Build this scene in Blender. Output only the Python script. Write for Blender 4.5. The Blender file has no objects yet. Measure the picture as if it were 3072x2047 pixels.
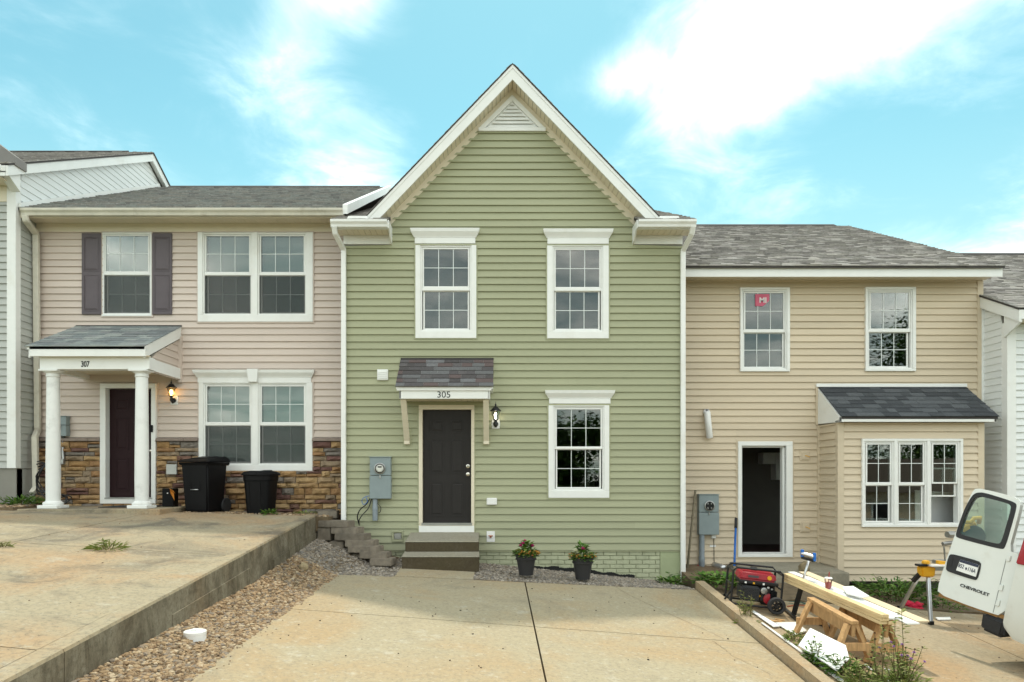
import bpy, bmesh, math, random
from mathutils import Vector, Matrix
rnd = random.Random(7)
sc = bpy.context.scene
col = sc.collection
rad = math.radians

# ------------------------------------------------------------------ camera
F, PX0, PY0, CAMD, CAMZ = 2050.0, 1485.0, 1430.0, 12.2, 1.5
cam_d = bpy.data.cameras.new('camera'); cam = bpy.data.objects.new('camera', cam_d); col.objects.link(cam)
cam_d.sensor_width = 36; cam_d.lens = F / 3072 * 36
cam_d.shift_x = (1536 - PX0) / 3072; cam_d.shift_y = (PY0 - 1023.5) / 3072
cam_d.clip_end = 1500; cam_d.clip_start = 0.05
cam.location = (0, -CAMD, CAMZ); cam.rotation_euler = (rad(90), 0, 0)
sc.camera = cam

# ------------------------------------------------------------------ world, sun, exposure
SUN_EL, SUN_AZ = 66, 8          # sun stands high behind the houses, a little to the right
w = bpy.data.worlds.new('World'); sc.world = w; w.use_nodes = True
nt = w.node_tree; nt.nodes.clear()
def N(t, k, **kw):
    n = t.nodes.new('ShaderNode' + k)
    for a, b in kw.items(): setattr(n, a, b)
    return n
out = N(nt, 'OutputWorld'); bg = N(nt, 'Background'); sky = N(nt, 'TexSky')
sky.sky_type = 'NISHITA'; sky.sun_disc = False
sky.sun_elevation = rad(SUN_EL); sky.sun_rotation = rad(SUN_AZ)
sky.air_density = 1.0; sky.dust_density = 0.6; sky.ozone_density = 1.5
SKY_STRENGTH = 0.12
bg.inputs['Strength'].default_value = SKY_STRENGTH
def vmath(t, op, a, b=None):
    n = N(t, 'VectorMath', operation=op)
    for i, x in enumerate((a, b)):
        if x is None: continue
        if hasattr(x, 'is_linked'): t.links.new(x, n.inputs[i])
        elif isinstance(x, (tuple, list)): n.inputs[i].default_value = x
        else: n.inputs['Scale'].default_value = x
    return n.outputs['Value'] if op in ('DOT_PRODUCT', 'LENGTH') else n.outputs['Vector']
def fmath(t, op, a, b=None, c=None, clamp=False):
    n = N(t, 'Math', operation=op, use_clamp=clamp)
    for i, x in enumerate((a, b, c)):
        if x is None: continue
        if hasattr(x, 'is_linked'): t.links.new(x, n.inputs[i])
        else: n.inputs[i].default_value = x
    return n.outputs[0]
def mapr(t, v, a, b, c=0.0, d=1.0, smooth=True):
    n = N(t, 'MapRange', interpolation_type='SMOOTHSTEP' if smooth else 'LINEAR')
    t.links.new(v, n.inputs[0])
    for i, x in enumerate((a, b, c, d)): n.inputs[i + 1].default_value = x
    return n.outputs[0]
def mixc(t, f, a, b, blend='MIX'):
    n = N(t, 'Mix', data_type='RGBA', blend_type=blend)
    for s, x in ((n.inputs[0], f), (n.inputs[6], a), (n.inputs[7], b)):
        if hasattr(x, 'is_linked'): t.links.new(x, s)
        elif isinstance(x, (tuple, list)): s.default_value = (*x[:3], 1)
        else: s.default_value = x
    return n.outputs[2]
def noise(t, vec, scale, detail=4, rough=.55, dist=0.0):
    n = N(t, 'TexNoise'); n.inputs['Scale'].default_value = scale; n.inputs['Detail'].default_value = detail
    n.inputs['Roughness'].default_value = rough; n.inputs['Distortion'].default_value = dist
    if vec is not None: t.links.new(vec, n.inputs['Vector'])
    return n.outputs['Fac']
tc = N(nt, 'TexCoord'); dirv = tc.outputs['Generated']
sep = N(nt, 'SeparateXYZ'); nt.links.new(dirv, sep.inputs[0])
# clouds on a flat layer overhead: the direction is carried out to that layer
zc_ = fmath(nt, 'ADD', fmath(nt, 'MAXIMUM', sep.outputs['Z'], 0.0), 0.16)
inv = fmath(nt, 'DIVIDE', 1.0, zc_)
lay = N(nt, 'CombineXYZ'); nt.links.new(fmath(nt, 'MULTIPLY', sep.outputs['X'], inv), lay.inputs[0]); nt.links.new(fmath(nt, 'MULTIPLY', sep.outputs['Y'], inv), lay.inputs[1])
lv = lay.outputs[0]
def cdir(px, py):   # where a direction meets the cloud layer
    v = Vector(((px - PX0) / F, 1, (PY0 - py) / F)).normalized(); k = 1 / (max(v.z, 0) + .16)
    return (v.x * k, v.y * k, 0)
big = noise(nt, lv, 1.15, 6, .58, .35); fine = noise(nt, lv, 3.6, 7, .62, .6)
dens = fmath(nt, 'ADD', fmath(nt, 'MULTIPLY', big, .68), fmath(nt, 'MULTIPLY', fine, .52))
bank = None
for (px, py, r, amp) in ((1536, 330, 1.9, -.41), (2620, -140, .55, .37), (2380, 130, .26, .10), (2100, 250, .28, .24), (1820, 250, .14, .22), (2050, 430, .30, .17), (1960, 620, .36, .15), (2300, 560, .3, .12), (960, -40, .22, .30), (850, 230, .22, .20), (930, 400, .36, .18), (1060, 560, .3, .12), (120, 650, .4, .08), (2850, 620, .55, -.14)):
    c = cdir(px, py)
    dd = vmath(nt, 'LENGTH', vmath(nt, 'SUBTRACT', lv, c))
    b = mapr(nt, dd, r, 0.0, 0.0, amp)
    bank = b if bank is None else fmath(nt, 'ADD', bank, b)
dens = fmath(nt, 'ADD', fmath(nt, 'ADD', dens, bank), .11)
cover = fmath(nt, 'POWER', mapr(nt, dens, .38, .98, smooth=False), 2.3)
haze_ = mapr(nt, sep.outputs['Z'], .48, .14, 0.0, .62)
tint = mixc(nt, 1.0, sky.outputs[0], (0.34, 0.53, 0.39), 'MULTIPLY')
CLOUD = 12.5
hz = mixc(nt, haze_, tint, (1.5, 2.15, 2.2))
fin = mixc(nt, cover, hz, (CLOUD, CLOUD * .935, CLOUD * .85))
nt.links.new(fin, bg.inputs['Color']); nt.links.new(bg.outputs[0], out.inputs[0])

sun_d = bpy.data.lights.new('sun', 'SUN'); sun = bpy.data.objects.new('sun', sun_d); col.objects.link(sun)
sun_d.energy = 0.8; sun_d.angle = rad(2.5); sun_d.color = (1, .92, .78)
az, el = rad(SUN_AZ), rad(SUN_EL)
sdir = Vector((math.sin(az) * math.cos(el), math.cos(az) * math.cos(el), math.sin(el)))
sun.rotation_euler = (-sdir).to_track_quat('-Z', 'Y').to_euler()
sun.location = (0, 0, 30)
vs = sc.view_settings; vs.view_transform = 'Standard'; vs.look = 'None'; vs.gamma = 1; vs.use_curve_mapping = False
vs.exposure = 1.85
sc.render.engine = 'CYCLES'; sc.cycles.use_denoising = True; sc.cycles.max_bounces = 8; sc.cycles.transparent_max_bounces = 12

# ------------------------------------------------------------------ units: a point seen at a pixel, at distance d from the lens plane
def P(px, py, d): return Vector(((px - PX0) / F * d, d - CAMD, CAMZ + (PY0 - py) / F * d))
def X(px, d): return (px - PX0) / F * d
def Z(py, d): return CAMZ + (PY0 - py) / F * d
def Y(d): return d - CAMD
def onplane(px, py, o, n):
    v = Vector(((px - PX0) / F, 1, (PY0 - py) / F)); c = Vector((0, -CAMD, CAMZ))
    return c + v * ((Vector(o) - c).dot(n) / v.dot(n))

# ------------------------------------------------------------------ materials
def mat(name, c, rough=.6, var=.10, scale=2.5, bump=0.0, bscale=80, metal=0.0, obj=0.0, spec=.4, stretch=None, c2=None, tone=False, grime=None):
    m = bpy.data.materials.new(name); m.use_nodes = True; t = m.node_tree; b = t.nodes['Principled BSDF']
    tcn = N(t, 'TexCoord'); v = tcn.outputs['Object']
    if stretch:
        mp = N(t, 'Mapping'); mp.inputs['Scale'].default_value = stretch; t.links.new(v, mp.inputs[0]); v = mp.outputs[0]
    n1 = noise(t, v, scale, 5, .6)
    base = mixc(t, n1, c, c2) if c2 else None
    f = mapr(t, n1, .25, .75, 1 - var, 1 + var, False)
    if obj:
        oi = N(t, 'ObjectInfo'); f = fmath(t, 'MULTIPLY', f, mapr(t, oi.outputs['Random'], 0, 1, 1 - obj, 1 + obj, False))
    if tone:
        at = N(t, 'Attribute', attribute_name='tone'); f = fmath(t, 'MULTIPLY', f, at.outputs['Fac'])
    n = N(t, 'VectorMath', operation='SCALE')
    if base is not None: t.links.new(base, n.inputs[0])
    else: n.inputs[0].default_value = c[:3]
    t.links.new(f, n.inputs['Scale']); cc = n.outputs[0]
    if grime:
        g = mapr(t, noise(t, tcn.outputs['Object'], grime[1], 6, .65), .52, .72, 0, grime[2]); cc = mixc(t, g, cc, grime[0])
    t.links.new(cc, b.inputs['Base Color'])
    b.inputs['Roughness'].default_value = rough; b.inputs['Metallic'].default_value = metal; b.inputs['Specular IOR Level'].default_value = spec
    if bump:
        bp = N(t, 'Bump'); bp.inputs['Strength'].default_value = bump; bp.inputs['Distance'].default_value = .01
        t.links.new(noise(t, v, bscale, 4, .6), bp.inputs['Height']); t.links.new(bp.outputs[0], b.inputs['Normal'])
    return m
def ramp_mat(name, cols, rough=.8, attr=None, var=.18, scale=9, bump=.5, bscale=40):
    """colour picked for each piece: by the object's random number, or by a per-face attribute"""
    m = bpy.data.materials.new(name); m.use_nodes = True; t = m.node_tree; b = t.nodes['Principled BSDF']
    tcn = N(t, 'TexCoord')
    if attr: src = N(t, 'Attribute', attribute_name=attr).outputs['Fac']
    else: src = N(t, 'ObjectInfo').outputs['Random']
    r = N(t, 'ValToRGB'); r.color_ramp.interpolation = 'CONSTANT'; t.links.new(src, r.inputs[0])
    e = r.color_ramp.elements
    while len(e) < len(cols): e.new(.5)
    for i, c in enumerate(cols): e[i].position = i / len(cols); e[i].color = (*c, 1)
    n1 = noise(t, tcn.outputs['Object'], scale, 5, .65)
    s = N(t, 'VectorMath', operation='SCALE'); t.links.new(r.outputs[0], s.inputs[0]); t.links.new(mapr(t, n1, .25, .75, 1 - var, 1 + var, False), s.inputs['Scale'])
    t.links.new(s.outputs[0], b.inputs['Base Color']); b.inputs['Roughness'].default_value = rough; b.inputs['Specular IOR Level'].default_value = .25
    if bump:
        bp = N(t, 'Bump'); bp.inputs['Strength'].default_value = bump; bp.inputs['Distance'].default_value = .012
        t.links.new(noise(t, tcn.outputs['Object'], bscale, 5, .65), bp.inputs['Height']); t.links.new(bp.outputs[0], b.inputs['Normal'])
    return m
def glass_mat(name, tint=(.9, .95, .93), ior=1.75, rough=0.0):
    m = bpy.data.materials.new(name); m.use_nodes = True; t = m.node_tree; t.nodes.remove(t.nodes['Principled BSDF'])
    o = t.nodes['Material Output']; tr = N(t, 'BsdfTransparent'); tr.inputs[0].default_value = (*tint, 1)
    gl = N(t, 'BsdfGlossy'); gl.inputs['Roughness'].default_value = rough
    fr = N(t, 'Fresnel'); fr.inputs[0].default_value = ior
    bp = N(t, 'Bump'); bp.inputs['Strength'].default_value = .03; bp.inputs['Distance'].default_value = .02
    t.links.new(noise(t, N(t, 'TexCoord').outputs['Object'], 2.2, 1), bp.inputs['Height']); t.links.new(bp.outputs[0], gl.inputs['Normal'])
    mx = N(t, 'MixShader'); t.links.new(fr.outputs[0], mx.inputs[0]); t.links.new(tr.outputs[0], mx.inputs[1]); t.links.new(gl.outputs[0], mx.inputs[2])
    t.links.new(mx.outputs[0], o.inputs[0]); return m
def screen_mat(name):
    m = bpy.data.materials.new(name); m.use_nodes = True; t = m.node_tree; b = t.nodes['Principled BSDF']
    b.inputs['Base Color'].default_value = (.05, .055, .055, 1); b.inputs['Roughness'].default_value = .8; b.inputs['Alpha'].default_value = .36
    return m
def emit_mat(name, c, s):
    m = bpy.data.materials.new(name); m.use_nodes = True; b = m.node_tree.nodes['Principled BSDF']
    b.inputs['Base Color'].default_value = (*c, 1); b.inputs['Emission Color'].default_value = (*c, 1); b.inputs['Emission Strength'].default_value = s
    return m
def concrete(name, base, rust, dark, pale, rs=.5, bump=.35, dk=(.50, .72, .75), streak=0.0):
    """old broom-finished concrete: rust-tan stains, grey weathering, pale scuffs, aggregate specks"""
    m = bpy.data.materials.new(name); m.use_nodes = True; t = m.node_tree; b = t.nodes['Principled BSDF']
    v = N(t, 'TexCoord').outputs['Object']
    c = mixc(t, mapr(t, noise(t, v, .55, 6, .62, .6), .42, .66, 0, rs), base, rust)
    c = mixc(t, mapr(t, noise(t, vmath(t, 'ADD', v, (7.3, 2.1, 0)), .8, 7, .66, .8), dk[0], dk[1], 0, dk[2]), c, dark)
    c = mixc(t, mapr(t, noise(t, vmath(t, 'ADD', v, (1.3, 9.1, 0)), 2.6, 7, .7), .56, .70, 0, .55), c, pale)
    g = noise(t, v, 24, 5, .75); c = mixc(t, mapr(t, g, .44, .68, .0, .50), c, dark)
    c = mixc(t, mapr(t, noise(t, vmath(t, 'ADD', v, (4.4, 5.5, 0)), 17, 4, .7), .56, .70, 0, .5), c, pale)
    vo = N(t, 'TexVoronoi'); vo.inputs['Scale'].default_value = 42; t.links.new(v, vo.inputs['Vector'])
    c = mixc(t, mapr(t, vo.outputs['Distance'], .16, .10, 0, .45), c, pale)
    vo2 = N(t, 'TexVoronoi'); vo2.inputs['Scale'].default_value = 13; t.links.new(v, vo2.inputs['Vector'])
    c = mixc(t, mapr(t, vo2.outputs['Distance'], .085, .05, 0, .7), c, (dark[0] * .5, dark[1] * .5, dark[2] * .5))
    if streak:
        c = mixc(t, mapr(t, noise(t, vmath(t, 'MULTIPLY', v, (2.6, 2.6, .9)), 1.3, 8, .72, .5), .40, .70, 0, streak), c, (dark[0] * .9, dark[1] * .85, dark[2] * .75))
    vo3 = N(t, 'TexVoronoi'); vo3.inputs['Scale'].default_value = 1.1; t.links.new(vmath(t, 'ADD', v, (3.7, .4, 0)), vo3.inputs['Vector'])
    c = mixc(t, fmath(t, 'MULTIPLY', mapr(t, vo3.outputs['Distance'], .16, .03, 0, .45), noise(t, v, 9, 4, .7)), c, dark)
    t.links.new(c, b.inputs['Base Color']); b.inputs['Roughness'].default_value = .9; b.inputs['Specular IOR Level'].default_value = .2
    bp = N(t, 'Bump'); bp.inputs['Strength'].default_value = bump; bp.inputs['Distance'].default_value = .006
    t.links.new(noise(t, v, 90, 4, .7), bp.inputs['Height']); t.links.new(bp.outputs[0], b.inputs['Normal'])
    return m

GREEN = mat('sage_green_vinyl', (.35, .358, .23), .5, .06, 1.6, .22, 4, obj=.04, stretch=(.3, 1, 2), spec=.35)
PINK = mat('pinkish_beige_vinyl', (.60, .51, .445), .5, .06, 1.6, .22, 4, obj=.04, stretch=(.3, 1, 2), spec=.35)
TAN = mat('tan_vinyl', (.60, .505, .372), .5, .06, 1.6, .22, 4, obj=.04, stretch=(.3, 1, 2), spec=.35)
GREY = mat('grey_vinyl', (.44, .45, .42), .5, .04, 1.6, .06, 60, obj=.03, stretch=(.3, 1, 2), spec=.35)
WHITEV = mat('white_vinyl', (.74, .76, .75), .5, .03, 1.6, .05, 60, obj=.02, stretch=(.3, 1, 2))
TRIM = mat('white_trim', (.80, .805, .78), .45, .04, 3, .03, 30, grime=((.62, .585, .50), 1.7, .30))
TRIMB = mat('cream_trim', (.72, .65, .51), .5, .04, 3)
GUT = mat('weathered_gutter', (.60, .57, .48), .45, .14, 4, grime=((.30, .26, .19), 3.2, .5))
COLW = mat('painted_column', (.78, .79, .77), .45, .04, 3, grime=((.33, .33, .31), 2.4, .35))
SHEATH = mat('sheathing', (.25, .24, .21), .9)
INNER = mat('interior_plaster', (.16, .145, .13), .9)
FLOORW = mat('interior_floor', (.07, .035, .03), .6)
SHUT = mat('plum_grey_shutter', (.105, .085, .095), .5, .08, 6, .05)
DOORD = mat('charcoal_door', (.030, .027, .026), .48, .08, 5, .05, 40, stretch=(4, 1, .6), spec=.15)
DOORM = mat('maroon_door', (.026, .012, .014), .5, .1, 5, .05, 40, spec=.12)
ROOFG = ramp_mat('grey_shingle', [(.30, .285, .265), (.33, .31, .29), (.36, .34, .31), (.29, .27, .255), (.345, .33, .31), (.24, .225, .215)], .92, 'tone', .25, 18, .5, 120)
ROOFP = ramp_mat('weathered_green_grey_shingle', [(.25, .26, .25), (.29, .30, .285), (.32, .32, .30), (.21, .205, .20), (.28, .27, .255), (.30, .285, .26)], .92, 'tone', .25, 18, .5, 120)
ROOFO = ramp_mat('porch_shingle', [(.22, .245, .245), (.27, .295, .29), (.32, .34, .325), (.19, .205, .21), (.25, .26, .26)], .92, None, .2, 25, .5, 120)
ROOFC = ramp_mat('canopy_shingle', [(.085, .078, .078), (.115, .107, .108), (.17, .17, .175), (.125, .095, .092), (.095, .088, .09), (.14, .14, .142)], .92, None, .2, 25, .5, 120)
ROOFB = ramp_mat('charcoal_shingle', [(.060, .066, .072), (.078, .085, .092), (.095, .103, .11), (.052, .057, .063)], .92, None, .2, 25, .5, 120)
ROOFE = mat('roof_edge', (.055, .05, .048), .9)
STONE = ramp_mat('ledge_stone', [(.33, .20, .09), (.40, .26, .13), (.26, .16, .085), (.20, .115, .085), (.21, .185, .16), (.36, .255, .15), (.44, .30, .155), (.165, .09, .075), (.29, .22, .15), (.30, .175, .085)], .85, None, .35, 11, .9, 26)
STCAP = mat('stone_cap', (.24, .19, .16), .85, .25, 9, .6, 30, obj=.12)
MORTAR = mat('mortar', (.13, .095, .06), .95, .2, 20, .5)
BRICKG = mat('painted_brick', (.44, .46, .31), .75, .10, 8, .5, 45, obj=.05, grime=((.25, .26, .17), 5, .4))
BRICKW = mat('white_brick', (.62, .61, .57), .8, .12, 8, .5, 45, obj=.06)
PARGE = mat('painted_parging', (.36, .40, .24), .8, .08, 4, .3, 30)
TAR = mat('black_tar', (.012, .012, .012), .5, .2, 9, .4, 30)
GLASS = glass_mat('window_glass'); GLASSV = glass_mat('van_glass', (.62, .74, .68), 1.55)
LGLASS = glass_mat('lamp_glass', (.93, .93, .9), 1.45)
SCREEN = screen_mat('insect_screen'); BLIND = mat('blind', (.84, .87, .85), .6, .03)
MUNT = mat('muntin_white', (.74, .78, .76), .5, .02)
MET = mat('galvanised_paint', (.235, .285, .295), .45, .06, 6)
METD = mat('dull_metal', (.36, .36, .35), .35, .1, 8, metal=.8)
ALU = mat('aluminium', (.62, .63, .64), .3, .06, 8, metal=.9)
BLACK = mat('black_plastic', (.004, .004, .005), .5, .12, 5, .15, 120, spec=.18)
BLACKM = mat('black_paint', (.012, .012, .013), .4, .1, 9)
RUBBER = mat('rubber', (.028, .028, .03), .75, .1, 9, .2)
RED = mat('red_paint', (.34, .012, .022), .35, .06, 6)
YEL = mat('yellow_plastic', (.72, .37, .02), .45, .05, 6)
BLUE = mat('blue_plastic', (.015, .13, .48), .4, .06, 6)
WOODN = mat('new_lumber', (.63, .46, .235), .7, .13, 3, .2, 20, stretch=(18, 1.2, 18), c2=(.74, .58, .34))
WOODO = mat('old_lumber', (.42, .24, .10), .75, .22, 3, .3, 20, stretch=(14, 5, 2), c2=(.55, .34, .16), obj=.14)
WHITEB = mat('white_panel', (.82, .83, .82), .5, .03, 3)
BRASS = mat('nickel', (.62, .58, .52), .25, .05, 9, metal=1.0)
PIPEG = mat('grey_pvc', (.23, .27, .30), .5, .06, 6)
WHITEP = mat('white_plastic', (.80, .80, .78), .4, .04, 6)
VANW = mat('white_vehicle_paint', (.70, .72, .68), .25, .03, 2, spec=.5, grime=((.48, .45, .37), 2.2, .30))
LENS = mat('red_lens', (.32, .012, .02), .15, .05, 6, spec=.6)
POT = mat('dark_grey_pot', (.030, .030, .032), .5, .1, 8, .1)
SOIL = mat('soil', (.09, .06, .035), .95, .3, 12, .6, 60)
PAVER = mat('grey_paver', (.24, .205, .16), .92, .28, 9, .8, 50, obj=.22, grime=((.11, .10, .08), 5, .5))
CONC_C = concrete('concrete_drive', (.38, .325, .22), (.41, .275, .14), (.19, .17, .13), (.50, .465, .38), .6, dk=(.55, .78, .5))
CONC_L = concrete('concrete_old', (.345, .295, .20), (.39, .265, .15), (.13, .115, .09), (.42, .39, .31), .85, dk=(.50, .70, .8))
CONC_R = concrete('concrete_tan', (.37, .30, .20), (.41, .265, .14), (.175, .155, .115), (.48, .44, .35), .75, dk=(.55, .78, .5))
CONC_W = concrete('concrete_wall', (.25, .225, .165), (.25, .17, .095), (.075, .064, .045), (.33, .31, .245), .55, .5, dk=(.45, .68, .7), streak=.85)
CONC_S = concrete('shaded_concrete', (.085, .068, .042), (.075, .065, .03), (.05, .04, .026), (.12, .10, .07), .5)  # shade on the step risers put into the concrete colour
CONC_T = concrete('pale_tread', (.30, .28, .22), (.30, .255, .17), (.20, .18, .14), (.40, .385, .32), .4)  # paler concrete; on the front treads it puts skylight into the colour
LEAFS = ramp_mat('leaf_green', [(.055, .125, .018), (.085, .18, .025), (.12, .225, .03), (.065, .14, .03), (.155, .24, .05)], .55, 'tone', .15, 20, 0)
LEAFY = ramp_mat('leaf_yellow_green', [(.17, .22, .045), (.23, .26, .07), (.13, .20, .035), (.28, .28, .10)], .6, 'tone', .15, 20, 0)
STEM = mat('stem', (.13, .12, .045), .7)
GRAV = ramp_mat('gravel_stone', [(.31, .215, .125), (.37, .27, .165), (.24, .16, .09), (.43, .34, .23), (.27, .205, .14), (.18, .12, .07), (.34, .235, .135), (.22, .18, .14)], .85, 'tone', .2, 40, 0)
GRAVG = ramp_mat('grey_gravel_stone', [(.23, .20, .165), (.30, .26, .21), (.17, .15, .125), (.36, .32, .27), (.26, .22, .17), (.20, .185, .165)], .85, 'tone', .2, 40, 0)
EARTH = mat('earth', (.15, .11, .065), .95, .3, 6, .5, 50)
ASPH = mat('asphalt', (.055, .055, .055), .9, .15, 8, .5, 90)
GRASS = mat('grass_ground', (.06, .09, .025), .95, .3, 5, .5, 50)

# ------------------------------------------------------------------ mesh building
class MB:
    def __init__(s, T=None): s.v = []; s.f = []; s.t = []; s.T = T
    def pt(s, p):
        p = Vector(p); s.v.append(tuple(s.T @ p if s.T else p)); return len(s.v) - 1
    def face(s, ids, tone=.5): s.f.append(tuple(ids)); s.t.append(tone)
    def quad(s, *p, tone=.5): s.face([s.pt(q) for q in p], tone)
    def hexa(s, p, tone=.5):   # 4 bottom, 4 top
        i = [s.pt(q) for q in p]
        for a in ((0, 3, 2, 1), (4, 5, 6, 7), (0, 1, 5, 4), (1, 2, 6, 5), (2, 3, 7, 6), (3, 0, 4, 7)): s.face([i[k] for k in a], tone)
    def box(s, x0, x1, y0, y1, z0, z1, tone=.5):
        s.hexa([(x0, y0, z0), (x1, y0, z0), (x1, y1, z0), (x0, y1, z0), (x0, y0, z1), (x1, y0, z1), (x1, y1, z1), (x0, y1, z1)], tone)
    def bar(s, a, b, w, h, up=(0, 0, 1)):
        a, b = Vector(a), Vector(b); d = (b - a).normalized(); u = Vector(up); r = d.cross(u)
        if r.length < 1e-4: r = d.cross(Vector((0, 1, 0)))
        r.normalize(); u = r.cross(d); r *= w / 2; u *= h / 2
        s.hexa([a - r - u, a + r - u, b + r - u, b - r - u, a - r + u, a + r + u, b + r + u, b - r + u])
    def prism(s, poly, vec):
        vec = Vector(vec); a = [s.pt(p) for p in poly]; b = [s.pt(Vector(p) + vec) for p in poly]; n = len(poly)
        s.face(a); s.face(b[::-1])
        for i in range(n): s.face([a[i], a[(i + 1) % n], b[(i + 1) % n], b[i]])
    def tube(s, path, r, n=8, cap=True):
        path = [Vector(p) for p in path]; rings = []; m = len(path)
        rs = r if isinstance(r, (list, tuple)) else [r] * m
        for i, p in enumerate(path):
            d = (path[min(i + 1, m - 1)] - path[max(i - 1, 0)]).normalized()
            u = d.cross(Vector((0, 0, 1)) if abs(d.z) < .9 else Vector((0, 1, 0))).normalized(); q = d.cross(u)
            rings.append([s.pt(p + (u * math.cos(2 * math.pi * k / n) + q * math.sin(2 * math.pi * k / n)) * rs[i]) for k in range(n)])
        for i in range(m - 1):
            for k in range(n): s.face([rings[i][k], rings[i][(k + 1) % n], rings[i + 1][(k + 1) % n], rings[i + 1][k]])
        if cap: s.face(rings[0][::-1]); s.face(rings[-1])
    def lathe(s, c, prof, n=16, ax=(0, 0, 1), cap=True):
        c = Vector(c); ax = Vector(ax).normalized(); u = ax.orthogonal().normalized(); q = ax.cross(u); rings = []
        for r, h in prof: rings.append([s.pt(c + ax * h + (u * math.cos(2 * math.pi * k / n) + q * math.sin(2 * math.pi * k / n)) * r) for k in range(n)])
        for i in range(len(prof) - 1):
            for k in range(n): s.face([rings[i][k], rings[i][(k + 1) % n], rings[i + 1][(k + 1) % n], rings[i + 1][k]])
        if cap: s.face(rings[0][::-1]); s.face(rings[-1])
    def ico(s, c, r, jit=.25, flat=.7, tone=.5):
        c = Vector(c); t = (1 + 5 ** .5) / 2; R = Matrix.Rotation(rnd.random() * 6.28, 3, 'Z') @ Matrix.Rotation(rnd.uniform(-.4, .4), 3, 'X')
        sx, sy = rnd.uniform(.7, 1.3), rnd.uniform(.7, 1.1)
        ids = []
        for x, y, z in ((-1, t, 0), (1, t, 0), (-1, -t, 0), (1, -t, 0), (0, -1, t), (0, 1, t), (0, -1, -t), (0, 1, -t), (t, 0, -1), (t, 0, 1), (-t, 0, -1), (-t, 0, 1)):
            p = Vector((x * sx, y * sy, z * flat)) * (r / 1.9 * (1 + rnd.uniform(-jit, jit))); ids.append(s.pt(c + R @ p))
        for a in ((0, 11, 5), (0, 5, 1), (0, 1, 7), (0, 7, 10), (0, 10, 11), (1, 5, 9), (5, 11, 4), (11, 10, 2), (10, 7, 6), (7, 1, 8), (3, 9, 4), (3, 4, 2), (3, 2, 6), (3, 6, 8), (3, 8, 9), (4, 9, 5), (2, 4, 11), (6, 2, 10), (8, 6, 7), (9, 8, 1)): s.face([ids[k] for k in a], tone)
    def leaf(s, p, d, l, wd, tone=.5, curl=.25):
        p, d = Vector(p), Vector(d).normalized(); sd = d.cross(Vector((0, 0, 1)))
        if sd.length < .05: sd = Vector((1, 0, 0))
        sd.normalize(); dn = Vector((0, 0, -1))
        m = p + d * l * .5; e = p + d * l + dn * l * curl
        i = [s.pt(p), s.pt(m + sd * wd / 2 + dn * l * .03), s.pt(e), s.pt(m - sd * wd / 2 + dn * l * .03)]
        s.face([i[0], i[1], i[2]], tone); s.face([i[0], i[2], i[3]], tone)
    def build(s, name, m, parent=None, smooth=False, bevel=0, seg=1, kind=None, tone=False):
        me = bpy.data.meshes.new(name); me.from_pydata(s.v, [], s.f)
        if len(s.f) < 60000:
            bm = bmesh.new(); bm.from_mesh(me)
            if smooth: bmesh.ops.remove_doubles(bm, verts=bm.verts, dist=1e-5)
            bmesh.ops.recalc_face_normals(bm, faces=bm.faces)
            if bevel:
                es = [e for e in bm.edges if len(e.link_faces) == 2 and e.calc_face_angle(0) > .5]
                bmesh.ops.bevel(bm, geom=es, offset=bevel, segments=seg, affect='EDGES', clamp_overlap=True)
            bm.to_mesh(me); bm.free()
        if tone and len(me.polygons) == len(s.t):
            a = me.attributes.new('tone', 'FLOAT', 'FACE'); a.data.foreach_set('value', s.t)
        if smooth:
            me.polygons.foreach_set('use_smooth', [True] * len(me.polygons))
            if smooth == 'auto': me.set_sharp_from_angle(angle=rad(38))
        me.materials.append(m)
        o = bpy.data.objects.new(name, me); col.objects.link(o)
        if parent is not None: attach(o, parent)
        if kind: o['kind'] = kind
        return o
def attach(o, parent):
    o.parent = parent
    if parent.parent is None: o.location = -Vector(parent.location)
def thing(name, label, cat, loc=(0, 0, 0), group=None):
    o = bpy.data.objects.new(name, None); col.objects.link(o); o.location = loc; o.empty_display_size = .1
    return tag(o, label, cat, group)
def tag(o, label, cat, group=None):
    o['label'] = label; o['category'] = cat
    if group: o['group'] = group
    return o
def one(mb, name, m, label, cat, group=None, **k): return tag(mb.build(name, m, None, **k), label, cat, group)
def struct(o): o['kind'] = 'structure'; return o
def bx(name, m, parent, x0, x1, y0, y1, z0, z1, **k):
    b = MB(); b.box(x0, x1, y0, y1, z0, z1); return b.build(name, m, parent, **k)
def text(name, s, m, parent, p, size, xs=1.0, rx=90, M4=None, ext=.002, bold=0.0, align='CENTER'):
    cu = bpy.data.curves.new(name, 'FONT'); cu.body = s; cu.size = size; cu.extrude = ext; cu.offset = bold; cu.align_x = align; cu.align_y = 'CENTER'
    tmp = bpy.data.objects.new('tmp', cu); col.objects.link(tmp); bpy.context.view_layer.update()
    me = bpy.data.meshes.new_from_object(tmp.evaluated_get(bpy.context.evaluated_depsgraph_get())); bpy.data.objects.remove(tmp)
    T = M4 @ Matrix.Diagonal((xs, 1, 1, 1)) if M4 else Matrix.Translation(p) @ Matrix.Rotation(rad(rx), 4, 'X') @ Matrix.Diagonal((xs, 1, 1, 1))
    me.transform(T); me.materials.clear(); me.materials.append(m); me.name = name
    o = bpy.data.objects.new(name, me); col.objects.link(o)
    if parent is not None: attach(o, parent)
    return o

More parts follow.
